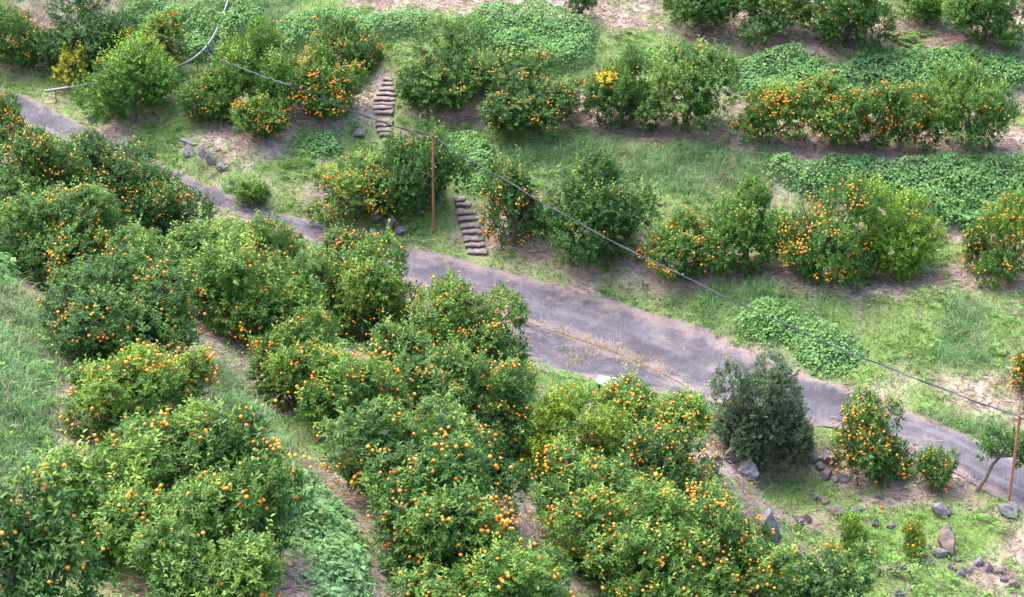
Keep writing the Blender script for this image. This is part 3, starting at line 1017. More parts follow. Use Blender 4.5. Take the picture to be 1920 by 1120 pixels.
def plant_tree(cx, cy, w, h, nfruit, tint, young, label, clear=.12, tpl=None, trk=None, name='mandarin_tree', cat='tree', group='mandarin trees of the orchard', lean=None):
    r = np.random.default_rng(1000 + tree_count[0])
    tree_count[0] += 1
    # solve crown size and place on the hillside
    hc = 1.2
    grow = .97 if (cy > 430 and cx < 1420) else .93
    for _ in range(6):
        g, t = ground_at(cx, cy, hc)
        s = FPX / t
        Wm = w * grow / s
        v = (cy - IMG_H / 2) / FPX
        th = PITCH + math.atan(v)
        Hm2 = (h * grow / s) ** 2 - (Wm * math.sin(th)) ** 2
        Hm = math.sqrt(max(Hm2, (.62 * Wm) ** 2)) / math.cos(th)
        Hm = min(Hm, 1.25 * Wm)
        hc = Hm / 2 + clear
    cls = 'S' if Wm < 1.9 else ('M' if Wm < 2.75 else 'L')
    if t > 49 and cls != 'S':
        cls = 'F'
    T = tpl or TPL[cls][r.integers(len(TPL[cls]))]
    K = trk or TRK[cls][r.integers(2)]
    root = thing(name, label, cat, g, r.uniform(0, 2 * math.pi), group)
    ax = r.uniform(.92, 1.08)
    sc = (Wm / T['W'] * ax, Wm / T['W'] / ax, Hm / T['H'])
    c = link('crown', T['mesh'], parent=root, loc=(0, 0, clear))
    c.scale = sc
    c.rotation_euler = (r.normal() * .06, r.normal() * .06, 0)
    y = 1 + (young - .15) * .9
    jit = r.uniform(.9, 1.1)
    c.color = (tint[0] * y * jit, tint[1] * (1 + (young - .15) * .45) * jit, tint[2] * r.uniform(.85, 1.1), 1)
    k = link('trunk', K, parent=root)
    k.scale = (sc[0], sc[1], (Hm + clear) / T['H'])
    tree_discs.append((g[0], g[1], Wm / 2))
    if nfruit:
        n = int(nfruit * (2.5 if t < 36 else 3.2 if t < 43.5 else 4.2))
        n = min(n, 300 if t < 39 else 520)
        P = fruit_positions(T['tips'], n, r) * np.array(sc) + np.array([0, 0, clear])
        P[:, 2] = np.maximum(P[:, 2], .12)
        rad = (FR if t < 36 else .036 if t < 45 else .035) * r.uniform(.70, 1.12, n)
        if t < 39:
            for p, q in zip(P, rad):
                o = bpy.data.objects.new('orange', FRUIT_ME)
                col.objects.link(o)
                o.parent = root
                o.location = p.tolist()
                o.scale = (float(q),) * 3
        else:
            V = (SV6[None] * rad[:, None, None] + P[:, None]).reshape(-1, 3)
            F = (SF6[None] + (np.arange(n) * len(SV6))[:, None, None]).reshape(-1, 3)
            me_ = make_mesh('oranges', V, F, smooth=True, floats={'tone': np.repeat(r.random(n), len(SV6))})
            link('oranges', me_, M_FRUIT, parent=root, kind='stuff')
    return root, g, Wm, Hm, T, sc


CLEAR = {'mandarin tree with a bare leaning trunk beside the grassy bank': .55, 'small lone tree with a thin trunk on the top terrace': .35}
for spec in TREES:
    _r = plant_tree(*spec, clear=CLEAR.get(spec[-1], .28 if spec[1] < 250 and spec[0] > 700 else .14))
    if spec[0] == 168:
        LEFT_Y = float(_r[1][1]) - 1.6
    if spec[0] == 602:
        WAY_Y = float(_r[1][1]) - 1.0      # the hose passes just in front of this tree

# yellow-leaved shrub by the rail
T_YEL = crown_template(71, 1.5, 1.3, 3200, nblob=7, gap=.45, cols=[(.20, .25, .04), (.42, .40, .05), (.66, .52, .05), (.8, .62, .06)])
T_YEL['mesh'].materials.append(M_LEAF)
plant_tree(136, 127, 70, 66, 0, (.7, .8, .8), .15, 'yellow-leaved shrub beside the end of the steel rail', tpl=T_YEL, clear=.2, name='yellow_shrub', cat='shrub', group=None)
# bright yellow spray on one tree is a small crown of its own colour, child of that tree
host = [o for o in col.objects if o.get('label', '').startswith('green tree with a bright yellow spray')][0]
T_SPR = crown_template(73, .5, .4, 260, nblob=3, cols=[(.5, .36, .02), (.7, .5, .03), (.6, .5, .06), (.75, .6, .05)])
T_SPR['mesh'].materials.append(M_LEAF)
sp_, t_ = ground_at(1140, 150, 1.9)
hp = np.array(host.location)
rot = -host.rotation_euler.z
dvec = ray(1140, 152)
tt = (hp[1] - .55) / dvec[1]
wp = dvec * tt + np.array([0, 0, CAM_H]) - hp
wp = np.array([wp[0] * math.cos(rot) - wp[1] * math.sin(rot), wp[0] * math.sin(rot) + wp[1] * math.cos(rot), wp[2] - .2])
o = link('leaf_spray', T_SPR['mesh'], parent=host, loc=wp)
o['label'] = 'bright yellow spray of leaves'

# dark grey-green tree at the road
T_DARK = crown_template(81, 3.4, 4.0, 40000, leaf=.095, nblob=30, gap=.40, width=.5, per=10, drop=.3, rr=(.16, .36), rd=(.42, .80),
                        cols=[(.032, .068, .033), (.066, .120, .056), (.118, .182, .09), (.16, .22, .11)])
T_DARK['mesh'].materials.append(M_LEAF)
K_DARK = trunk_mesh(83, 4.0, 3.4, .12, n=8)
K_DARK.materials.append(M_BARK)
plant_tree(1440, 772, 192, 238, 0, (1, 1, 1), .15, 'tall dark grey-green tree without fruit standing at the road edge', tpl=T_DARK, trk=K_DARK, clear=.05, name='evergreen_tree', group=None)

# saplings
plant_tree(1752, 880, 62, 72, 10, MD, .2, 'small mandarin sapling with few large fruits below the road', name='mandarin_sapling', group='mandarin saplings')
plant_tree(1712, 1012, 48, 58, 14, BR, .3, 'tiny yellow-green mandarin sapling among the boulders', name='mandarin_sapling', group='mandarin saplings')
plant_tree(1600, 1002, 58, 58, 0, BR, .4, 'tiny bright green sapling without fruit on the rough ground', name='mandarin_sapling', group='mandarin saplings')
plant_tree(472, 358, 72, 40, 0, LT, .3, 'low yellow-green shrub on the slope above the road', name='low_shrub', cat='shrub', group=None, clear=.02)

# sparse leaning tree by the road
gb, tb = ground_at(1832, 922)
root = thing('sparse_tree', 'sparse leaning tree with bare grey trunk at the road edge', 'tree', gb)
s_ = FPX / tb
pts = np.array([(0, 0, -.2), (0, 0, .05), (.16, 0, .35), (.32, .05, .75), (.5, .05, 1.0)])
parts = [tube(pts, [.075, .065, .055, .045, .038], 8)]
tips = []
rr_ = np.random.default_rng(5)
for e in [(.05, -.1, 1.55), (.3, .2, 1.75), (.75, -.1, 1.65), (1.05, .15, 1.4), (1.2, -.1, 1.15), (1.35, -.1, .85), (-.05, .1, 1.3), (1.3, -.15, 1.6), (1.5, -.2, 1.25), (1.55, -.1, 1.7)]:
    e = np.array(e)
    m_ = pts[-1] + (e - pts[-1]) * .5 + rr_.normal(size=3) * .06
    parts.append(tube([pts[-1], m_, e], [.035, .022, .008], 6))
    for j in range(26):
        tips.append(m_ + (e - m_) * rr_.uniform(.1, 1.1) + rr_.normal(size=3) * .13)
V, F = merge(parts)
link('trunk', make_mesh('sparse_trunk', V, F, smooth=True), noise_mat('pale_bark', (.08, .065, .055), (.20, .165, .145), 16, .9, .5), parent=root)
tips = np.array(tips)
n_ = len(tips) * 8
d_ = norm(rr_.normal(size=(n_, 3)) + np.array([0, 0, .2]))
V, F, C_ = leaves(LEAF4, np.repeat(tips, 8, 0) + d_ * .03, d_, norm(rr_.normal(size=(n_, 3)) * .5 + np.array([0, 0, 1.])), .10, .05,
                  np.array([.085, .185, .045]) * rr_.uniform(.6, 1.5, (n_, 1)))
o = link('crown', make_mesh('sparse_crown', V, F, C_), M_LEAF, parent=root)

# ------------------------------------------------------------------ ground sheet
litter = np.zeros(XX.shape)
for x, y, rd in tree_discs:
    litter = np.maximum(litter, np.clip(1.25 - np.hypot(XX - x, YY - y) / (rd * .85), 0, 1))
litter = np.clip(litter * 1.4, 0, 1) * (1 - .6 * green)
n1 = fbm(XX, YY, .45, 5, 12.0)
n2 = fbm(XX, YY, 1.7, 4, 77.0)
base_green = np.clip((n1 - .36) * 5, 0, 1)
n3 = fbm(XX, YY, .95, 5, 133.0)
G = np.clip(np.maximum(green * np.clip((n3 - .34) * 7, .12, 1.1), base_green * .85) - dry * np.clip((.67 - n3) * 5, .3, .95) - litter * .3, 0, 1)
G = np.clip(np.maximum(G, tall * .9), 0, 1)
G = blur(G, 1)
D_ = np.clip(1 - G - kud, 0, 1)
c_soil = np.array([.25, .18, .16])
c_straw = np.array([.40, .32, .28])
c_green = np.array([.14, .21, .06])
c_tall = np.array([.085, .150, .060])
c_kud = np.array([.050, .095, .035])
sm = np.clip((n2 - .35) * 3.5, 0, 1)[..., None]
gc = c_soil * (1 - sm) + c_straw * sm
lit3 = (litter * .7)[..., None]
gc = gc * (1 - lit3) + np.array([.30, .195, .16]) * lit3
gc = gc * (1 - G[..., None]) + c_green * G[..., None]
gc = gc * (1 - tall[..., None] * .8) + c_tall * tall[..., None] * .8
gc = gc * (1 - kud[..., None]) + c_kud * kud[..., None]

m, nt, n, l, p = new_mat('hillside_ground')
a = n.new('ShaderNodeAttribute')
a.attribute_name = 'Col'
tc = n.new('ShaderNodeTexCoord')
z1 = n.new('ShaderNodeTexNoise')
z1.inputs['Scale'].default_value = 9
z1.inputs['Detail'].default_value = 8
z1.inputs['Roughness'].default_value = .75
l.new(tc.outputs['Object'], z1.inputs['Vector'])
mr = n.new('ShaderNodeMapRange')
mr.inputs[1].default_value = .25
mr.inputs[2].default_value = .75
mr.inputs[3].default_value = .55
mr.inputs[4].default_value = 1.45
l.new(z1.outputs['Fac'], mr.inputs[0])
mx = n.new('ShaderNodeVectorMath')
mx.operation = 'SCALE'
l.new(a.outputs['Color'], mx.inputs[0])
l.new(mr.outputs[0], mx.inputs['Scale'])
l.new(mx.outputs[0], p.inputs['Base Color'])
p.inputs['Roughness'].default_value = .95
p.inputs['Specular IOR Level'].default_value = .15
b = n.new('ShaderNodeBump')
b.inputs['Strength'].default_value = .8
b.inputs['Distance'].default_value = .05
l.new(z1.outputs['Fac'], b.inputs['Height'])
l.new(b.outputs['Normal'], p.inputs['Normal'])
M_GROUND = m
idx = np.arange(XX.size).reshape(XX.shape)
GF = np.stack([idx[:-1, :-1], idx[:-1, 1:], idx[1:, 1:], idx[1:, :-1]], -1).reshape(-1, 4)
link('ground', make_mesh('ground', np.stack([XX, YY, ZT], -1).reshape(-1, 3), GF, gc.reshape(-1, 3), smooth=True), M_GROUND, kind='structure')

# ------------------------------------------------------------------ stone steps
STAIR_LOW = [(862, 381, 20), (868, 389, 30), (875, 404, 36), (878, 416, 37), (882, 430, 38), (885, 441, 38), (889, 455, 38), (891, 466, 38), (894, 478, 38)]
STAIR_UP = [(727, 153, 18), (725, 163, 22), (729, 173, 38), (725, 182, 40), (721, 191, 42), (720, 199, 42), (718, 207, 38), (719, 217, 36), (720, 232, 34), (720, 241, 30), (721, 250, 28), (723, 257, 24)]


def step_mesh(w, d, h, r):
    nx = 7
    xs = np.linspace(-w / 2, w / 2, nx)
    V = []
    fr = r.normal(size=nx) * .018
    tp = r.normal(size=nx) * .010
    for i, x in enumerate(xs):
        V += [(x, fr[i] + .07, -.25), (x, fr[i] + .06, h + tp[i] - .055), (x, fr[i], h + tp[i] - .045), (x, fr[i] + .012, h + tp[i]), (x, d, h + tp[i] + .012), (x, d, -.25)]
    F = []
    for i in range(nx - 1):
        for k in range(6):
            k2 = (k + 1) % 6
            F.append((i * 6 + k, (i + 1) * 6 + k, (i + 1) * 6 + k2, i * 6 + k2))
    e = (nx - 1) * 6
    bm = make_mesh('step', np.array(V), [np.array(F), np.array([[0, 1, 2, 3, 4, 5], [e + 5, e + 4, e + 3, e + 2, e + 1, e]])])
    return bm


for steps, lab in ((STAIR_LOW, 'worn stone steps climbing from the road past the rusty pole'), (STAIR_UP, 'worn stone steps climbing the bank beside the big green tree')):
    P = [ground_at(x, y)[0] for x, y, w in steps]
    root = thing('stone_staircase', lab, 'steps', P[-1], 0, 'stone staircases')
    rs = np.random.default_rng(len(steps))
    for i, (x, y, w) in enumerate(steps):
        g, t = ground_at(x, y)
        wm = w / (FPX / t)
        up = P[i - 1] if i > 0 else P[i] + (P[i] - P[i + 1])
        run = max(.25, float(np.hypot(*(up - P[i])[:2])) + .12)
        o = link('step', step_mesh(wm, run, .085 + rs.uniform(-.02, .02), rs), M_STEP, parent=root, loc=g - P[-1])
        o.rotation_euler = (0, 0, rs.normal() * .07)

# ------------------------------------------------------------------ rocks
ROCKS = [
    (357, 275, 36, 11, 0, 'flat grey slab topping the rock group above the road'),
    (358, 294, 26, 18, 0, 'blocky grey rock under the flat slab above the road'),
    (381, 299, 17, 19, 0, 'small upright rock in the middle of the group above the road'),
    (395, 313, 21, 23, 0, 'tall grey rock second lowest in the group above the road'),
    (419, 325, 23, 20, 0, 'lowest lavender-grey rock of the group above the road'),
    (407, 286, 18, 8, 0, 'low rock peeking from grass behind the rock group'),
    (702, 418, 24, 18, 0, 'dark boulder under the low fruit-laden tree by the road'),
    (729, 426, 30, 18, 0, 'dark pointed boulder next to the one under the fruit-laden tree'),
    (751, 439, 20, 12, 0, 'pale low rock below the two dark boulders'),
    (777, 431, 9, 8, 0, 'little stone between pale rock and rusty pole'),
    (826, 386, 18, 13, 0, 'grey rock at the head of the lower steps'),
    (674, 259, 20, 14, 0, 'grey rock in the green bank beside the upper steps'),
    (1526, 870, 22, 18, 0, 'grey block at the outer end of the tumbled wall'),
    (1535, 882, 22, 14, 0, 'grey block at the foot of the tumbled wall'),
    (1553, 868, 34, 22, 0, 'largest block of the tumbled wall under the lone mandarin tree'),
    (1548, 896, 26, 14, 1, 'brownish stone lying below the tumbled wall'),
    (1580, 903, 22, 11, 0, 'long stone fallen from the tumbled wall toward the lone tree'),
    (1565, 905, 13, 8, 0, 'small stone next to the long fallen stone'),
    (1357, 855, 24, 32, 1, 'reddish stone high in the rocky drop beside the dark tree'),
    (1371, 880, 44, 36, 1, 'broad pale boulder in the rocky drop beside the dark tree'),
    (1396, 902, 46, 34, 0, 'grey boulder at the foot of the dark tree'),
    (1362, 832, 28, 24, 0, 'grey stone at the top of the rocky drop by the dark tree'),
    (1335, 900, 22, 36, 0, 'upright grey stone low in the rocky drop'),
    (1320, 884, 24, 32, 0, 'upright stone in the rocky drop next to the mandarin tree'),
    (1345, 876, 22, 28, 1, 'brown stone between two upright ones in the rocky drop'),
    (1528, 938, 17, 15, 0, 'pointed grey stone first in the stone line across the grass'),
    (1546, 947, 22, 14, 1, 'brownish stone second in the stone line across the grass'),
    (1568, 964, 34, 17, 1, 'wide stone in the middle of the stone line across the grass'),
    (1605, 964, 20, 14, 0, 'grey stone ending the stone line across the grass'),
    (1766, 972, 40, 28, 0, 'big lavender-grey boulder in the grass below the sapling'),
    (1777, 1046, 36, 52, 1, 'tall reddish boulder standing among the rubble'),
    (1762, 1048, 26, 18, 0, 'grey rock leaning against the tall reddish boulder'),
    (1893, 966, 38, 19, 0, 'pale flat boulder at the foot of the leaning steel post'),
    (1741, 1033, 12, 11, 0, 'small blue-grey stone beside the tiny fruiting sapling'),
    (1796, 1057, 14, 11, 1, 'small stone just past the tall reddish boulder'),
    (1832, 1064, 22, 18, 0, 'roundish rock topping the rubble heap'),
    (1786, 1069, 22, 11, 0, 'flat stone in front of the tall reddish boulder'),
    (1803, 1082, 19, 18, 0, 'upright stone at the front of the rubble heap'),
    (1816, 1076, 18, 14, 0, 'grey stone between upright one and roundish one in the rubble'),
    (1852, 1076, 18, 18, 0, 'dark stone leaning on the brown lump in the rubble'),
    (1870, 1080, 24, 16, 1, 'brown lump of stone in the rubble near the bare earth'),
    (1882, 1094, 17, 14, 0, 'dark stone below the brown lump'),
    (1901, 1104, 20, 15, 1, 'brown stone last in the rubble near the picture corner'),
    (1704, 1108, 11, 10, 0, 'small stone below the root stump'),
    (1685, 1120, 20, 14, 0, 'pale stone at the bottom edge under the root stump'),
    (1672, 990, 24, 10, 0, 'low flat stone beside the tiny fruiting sapling'),
    (1641, 990, 14, 16, 0, 'upright stone beside the tiny bright sapling'),
    (1646, 1064, 12, 12, 0, 'small stone next to the root stump'),
    (1430, 1040, 60, 84, 0, 'large leaning rock slab at the edge of the mandarin grove'),
    (1498, 995, 16, 20, 0, 'dark narrow stone at the end of the dry ridge'),
    (1516, 982, 18, 18, 1, 'brown stone at the end of the dry ridge'),
    (1550, 1058, 24, 26, 1, 'brown mossy stone standing near the bottom bush'),
    (1196, 492, 24, 16, 0, 'grey stone under the fruit-laden tree below the hose'),
    (172, 232, 18, 13, 0, 'grey stone in the grass under the feathery tree'),
    (386, 460, 24, 9, 0, 'dark flat stone beside the round dark mandarin tree'),
    (792, 38, 26, 12, 0, 'dark stone at the top of the vine bank'),
]
ICO_V = None


def rock_mesh(w, d, h, r):
    bm = bmesh.new()
    bmesh.ops.create_icosphere(bm, subdivisions=3, radius=1.0)
    V = np.array([v.co[:] for v in bm.verts])
    for k in range(11):
        nrm = norm(r.normal(size=3))
        lim = r.uniform(.38, .72)
        dd = V @ nrm
        over = np.maximum(dd - lim, 0)
        V = V - over[:, None] * nrm[None] * .93
    V += r.normal(size=V.shape) * .02
    V += (fbm(V[:, 0] * 2 + 7, V[:, 1] * 2 + V[:, 2] * 2, 1.0, 3, float(r.uniform(0, 50))) - .5)[:, None] * V * .35
    V = V / np.abs(V).max(0) * np.array([w / 2, d / 2, h / 2])
    for v, c in zip(bm.verts, V):
        v.co = c
    me_ = bpy.data.meshes.new('rock')
    bm.to_mesh(me_)
    bm.free()
    return me_


rk = np.random.default_rng(3)
for x, y, w, h, warm, lab in ROCKS:
    g, t = ground_at(x, y - h * .15)
    s = FPX / t
    wm, hm = w / s * 1.15, h / s * 1.5
    o = link('rock', rock_mesh(wm, wm * rk.uniform(.6, .9), hm, rk), M_ROCKW if warm else M_ROCK, loc=g + np.array([0, 0, hm * .22]), label=lab, category='rock', group='rocks on the hillside')
    o.rotation_euler = (rk.normal() * .15, rk.normal() * .15, rk.uniform(-.5, .5))

# root stump
g, t = ground_at(1668, 1080)
parts = []
for e in [[(0, 0, 0), (.15, -.02, .12), (.3, .0, .16), (.42, -.05, .05), (.5, -.12, -.1)], [(-.4, .05, .05), (-.15, 0, .1), (.1, .03, .17), (.3, .05, .2)],
          [(.1, 0, .12), (.2, -.1, .05), (.28, -.2, -.08)], [(-.3, 0, .05), (-.42, -.05, .0), (-.5, -.12, -.1)], [(.2, 0, .16), (.32, .08, .24), (.4, .1, .2)]]:
    parts.append(tube(e, np.linspace(.06, .022, len(e)), 7))
V, F = merge(parts)
link('root_stump', make_mesh('root_stump', V, F, smooth=True), M_BARK, loc=g + np.array([.05, 0, .06]), label='gnarled dead root stump among the stones', category='stump')

# ------------------------------------------------------------------ poles, hose, rail, sign


def height_at(g, py):
    """height above a ground point that the image row py shows"""
    z = np.linspace(0, 5, 1001)
    P = np.stack([np.full_like(z, g[0]), np.full_like(z, g[1]), g[2] + z], 1)
    _, yy, _ = project(P)
    return float(z[np.argmin(np.abs(yy - py))])


gA, tA = ground_at(813, 435)
hA = height_at(gA, 256)
root = thing('steel_pole', 'straight rusty steel pole carrying the hose beside the lower steps', 'pole', gA, 0, 'rusty poles carrying the hose')
V, F = tube([(0, 0, -.3), (.01, 0, hA * .5), (.05, 0, hA)], .042, 10)
link('post', make_mesh('post', V, F, smooth=True), M_RUST, parent=root)
V, F = tube([(-.13, 0, hA - .03), (.2, 0, hA - .02)], .02, 8)
link('crossbar', make_mesh('crossbar', V, F, smooth=True), M_RUST, parent=root)
topA = gA + np.array([.05, 0, hA])
gB, tB = ground_at(1891, 945)
hB = height_at(gB, 784)
_dep = float(project(gB + np.array([0, 0, hB]))[2])
offx = (1912 - 960) / FPX * _dep - gB[0]
root = thing('steel_pole', 'leaning rusty steel pole at the road edge behind the sparse tree', 'pole', gB, 0, 'rusty poles carrying the hose')
V, F = tube([(0, 0, -.3), (offx * .5, 0, hB * .5), (offx, 0, hB)], .035, 10)
link('post', make_mesh('post', V, F, smooth=True), M_RUST, parent=root)
V, F = tube([(offx - .15, 0, hB - .03), (offx + .18, 0, hB - .02)], .02, 8)
link('crossbar', make_mesh('crossbar', V, F, smooth=True), M_RUST, parent=root)
topB = gB + np.array([offx, 0, hB])
gC, tC = ground_at(392, 128)
hC = height_at(gC, 100)
topC = gC + np.array([0, 0, hC])
root = thing('steel_pole', 'short grey steel post holding the hose where it crosses the rail', 'pole', gC)
V, F = tube([(0, 0, -.3), (0, 0, hC + .35)], .03, 8)
link('post', make_mesh('post', V, F, smooth=True), M_GALV, parent=root)
V, F = tube([(.16, .05, -.3), (.16, .05, hC + .5)], .03, 8)
link('brace', make_mesh('brace', V, F, smooth=True), M_GALV, parent=root)
_dd = ray(-250, -160)
topD = _dd * ((gC[1] - 8.0) / _dd[1]) + np.array([0, 0, CAM_H])
topE = topB + (topB - topA) * .8 + np.array([0, 0, -.2])


_dw = ray(548, 162)
_tw = (WAY_Y) / _dw[1]
topW = _dw * _tw + np.array([0, 0, CAM_H])


def span(a, b, sag, n=40):
    t = np.linspace(0, 1, n)[:, None]
    p = a * (1 - t) + b * t
    p[:, 2] -= (4 * sag * t * (1 - t))[:, 0]
    return p


path = np.concatenate([span(topE, topB, .5)[:-1], span(topB, topA, .62, 80)[:-1], span(topA, topW, .12)[:-1], span(topW, topC, .05)[:-1], span(topC, topD, .2)])
path += np.stack([np.zeros(len(path)), np.zeros(len(path)), (fbm(path[:, 0] * 1.3, path[:, 1] * 1.3, 1, 2, 4) - .5) * .10], 1)
root = thing('hose_line', 'twin dark hose strung across the orchard from pole to pole', 'hose', path[0])
ph = np.arange(len(path)) * .55
for k in range(2):
    o_ = np.stack([np.zeros(len(path)), np.cos(ph + k * math.pi) * .015, np.sin(ph + k * math.pi) * .015], 1)
    V, F = tube(path - path[0] + o_, .0115, 6)
    link('hose', make_mesh('hose', V, F, smooth=True), M_HOSE, parent=root)

# monorail for carrying fruit
rp = []
for x, y, hgt in [(70, 174, .42), (85, 172, .42), (140, 163, .45), (230, 150, .5), (290, 139, .5), (322, 131, .5), (345, 126, .5), (365, 115, .55), (385, 98, .65), (400, 75, .6), (415, 40, .55), (425, 12, .5), (436, -25, .5), (450, -60, .5)]:
    g, t = ground_at(x, y, hgt)
    rp.append(g + np.array([0, 0, hgt]))
rp, _ = resample(np.array(rp[1:]), 60)
for _ in range(25):
    rp[1:-1] = (rp[:-2] + 2 * rp[1:-1] + rp[2:]) / 4
root = thing('monorail', 'grey steel orchard rail climbing the vine bank and passing behind the feathery tree', 'rail', rp[0])
V, F = tube(rp - rp[0], .052, 4)
link('rail', make_mesh('rail', V, F), M_GALV, parent=root)
for i in (2, 12, 20, 27, 32, 36, 42, 50, 57):
    p = rp[i]
    gz = float(bil(ZT, p[0], p[1]))
    V, F = tube([(0, 0, gz - p[2] - .3), (0, 0, -.02)], .024, 6)
    link('post', make_mesh('rail_post', V, F, smooth=True), M_RUST if i == 2 else M_GALV, parent=root, loc=p - rp[0])

# sign board by the bend
g, t = ground_at(1138, 740)
root = thing('sign_board', 'pale slanted sign board on green legs by the road apron', 'sign', g, -.35)
for x in (-.22, .22):
    V, F = tube([(x, 0, -.3), (x, 0, .39)], .035, 6)
    link('leg', make_mesh('leg', V, F, smooth=True), M_GREENP, parent=root)


def slab(name, w, d, h, bevel=.01):
    bm = bmesh.new()
    bmesh.ops.create_cube(bm, size=1.0)
    for v in bm.verts:
        v.co = (v.co.x * w, v.co.y * d, v.co.z * h)
    bmesh.ops.bevel(bm, geom=list(bm.edges), offset=bevel, segments=2, affect='EDGES')
    me_ = bpy.data.meshes.new(name)
    bm.to_mesh(me_)
    bm.free()
    return me_


o = link('board', slab('board', .62, .34, .03), M_SIGN, parent=root, loc=(0, 0, .40))
o.rotation_euler = (math.radians(22), 0, 0)

# ------------------------------------------------------------------ ferns
FERNS = [(1640, 100), (1690, 78), (1712, 92), (1730, 70), (1885, 72), (1900, 92), (1800, 110), (1530, 118), (1700, 240), (1500, 258), (1745, 205)]
rf = np.random.default_rng(12)
fp, fd, fn, fl = [], [], [], []
for k in range(11):
    az = 2 * np.pi * k / 11 + rf.normal() * .2
    L_ = rf.uniform(.45, .7)
    for j in range(12):
        s = (j + 1.5) / 13
        c = np.array([math.cos(az), math.sin(az), 0])
        p = c * s * L_ + np.array([0, 0, .42 * math.sin(s * 2.3) * L_])
        for sd_ in (-1, 1):
            side = np.array([-math.sin(az), math.cos(az), 0]) * sd_
            fp.append(p)
            fd.append(side + c * .5 + np.array([0, 0, -.1]))
            fn.append(np.array([0, 0, 1.0]))
            fl.append(.2 * (1 - s * .8) + .03)
fl = np.array(fl)
V, F, C_ = leaves(LEAF2, np.array(fp), np.array(fd), np.array(fn), fl, fl * .3, np.array([.14, .26, .06]) * rf.uniform(.7, 1.3, (len(fl), 1)))
fern_me = make_mesh('fern', V, F, C_)
FLAB = ['fern on the brown slope above the vine bank', 'fern just in front of the pale bush on the top terrace', 'fern beside the bare strip of the top terrace',
        'fern at the foot of the pale bush', 'fern under the green tree ending the top terrace', 'fern at the picture edge above the vine bank',
        'fern on the brown ground above the long vine mat', 'fern at the start of the long vine mat', 'fern under the narrow mandarin tree',
        'fern in front of the small fruit-thick mandarin tree', 'fern tuft between the narrow and the upright tree']
for (x, y), lab in zip(FERNS, FLAB):
    g, t = ground_at(x, y)
    o = link('fern', fern_me, M_GLEAF, loc=g, label=lab, category='fern', group='ferns')
    o.rotation_euler = (0, 0, rf.uniform(0, 6))
    o.scale = (rf.uniform(.8, 1.3),) * 3

# ------------------------------------------------------------------ ground cover
on_any = np.maximum(np.clip((blur(on_road, 3) - .42) * 3.2, 0, 1), np.clip(stair_m * 1.5 - .55, 0, 1))


def sample(rho, seed, wfun):
    r = np.random.default_rng(seed)
    n = int(rho * 46 * 54)
    x = r.uniform(-23, 23, n)
    y = r.uniform(21, 75, n)
    z = bil(ZT, x, y)
    px, py, _ = project(np.stack([x, y, z], 1))
    k = (px > -330) & (px < 2300) & (py > -130) & (py < 1260)
    x, y, z = x[k], y[k], z[k]
    k = r.random(len(x)) < wfun(x, y)
    return np.stack([x[k], y[k], z[k]], 1), r


gzx = np.gradient(ZT, GX, axis=1)
gzy = np.gradient(ZT, GY, axis=0)


def ground_normal(P):
    return norm(np.stack([-bil(gzx, P[:, 0], P[:, 1]), -bil(gzy, P[:, 0], P[:, 1]), np.ones(len(P))], 1))


# vine mats
for i, (lab, poly) in enumerate(KUDZU.items()):
    M_ = KM[lab]
    P, r = sample({7: 560, 9: 130, 10: 150}.get(i, 760), 500 + i, lambda x, y: np.clip((bil(M_, x, y) - .15) * 1.7, 0, 1))
    if not len(P):
        continue
    N_ = ground_normal(P)
    lump = fbm(P[:, 0], P[:, 1], 1.3, 4, 31.0)
    edge = np.clip((bil(M_, P[:, 0], P[:, 1]) - .2) * 1.6, .1, 1)
    hgt = ((.26 if i in (0, 1, 2, 3, 4) else .04) + .8 * np.clip(lump - .34, 0, .4) + .25 * np.clip(fbm(P[:, 0], P[:, 1], 4.0, 2, 63.0) - .35, 0, .5)) * edge + r.uniform(-.06, .05, len(P))
    P = P + N_ * hgt[:, None]
    az = r.uniform(0, 2 * np.pi, len(P))
    dn = np.stack([np.cos(az), np.sin(az), np.zeros(len(P))], 1) + N_ * r.normal(0, .25, len(P))[:, None] - np.array([0, 0, .35])
    nn = N_ + r.normal(size=P.shape) * .38
    blue = fbm(P[:, 0], P[:, 1], .4, 2, 71.0)[:, None]
    c0 = np.array([.15, .30, .08]) * (1 - blue) + np.array([.18, .325, .125]) * blue
    c_ = c0 * r.uniform(.6, 1.4, (len(P), 1))
    L_ = r.uniform(.055, .11, len(P)) * {7: 1.15, 9: 2.4, 10: 2.2}.get(i, 1.0)
    if i == 7:
        c_ = c_ * np.array([1.1, 1.05, 1.2])
    V, F, C_ = leaves(KLEAF, P, dn, nn, L_, L_ * .95, c_)
    link('vine_patch', make_mesh('vine_patch', V, F, C_), M_GLEAF, kind='stuff', label=lab, category='vine', group='vine mats')


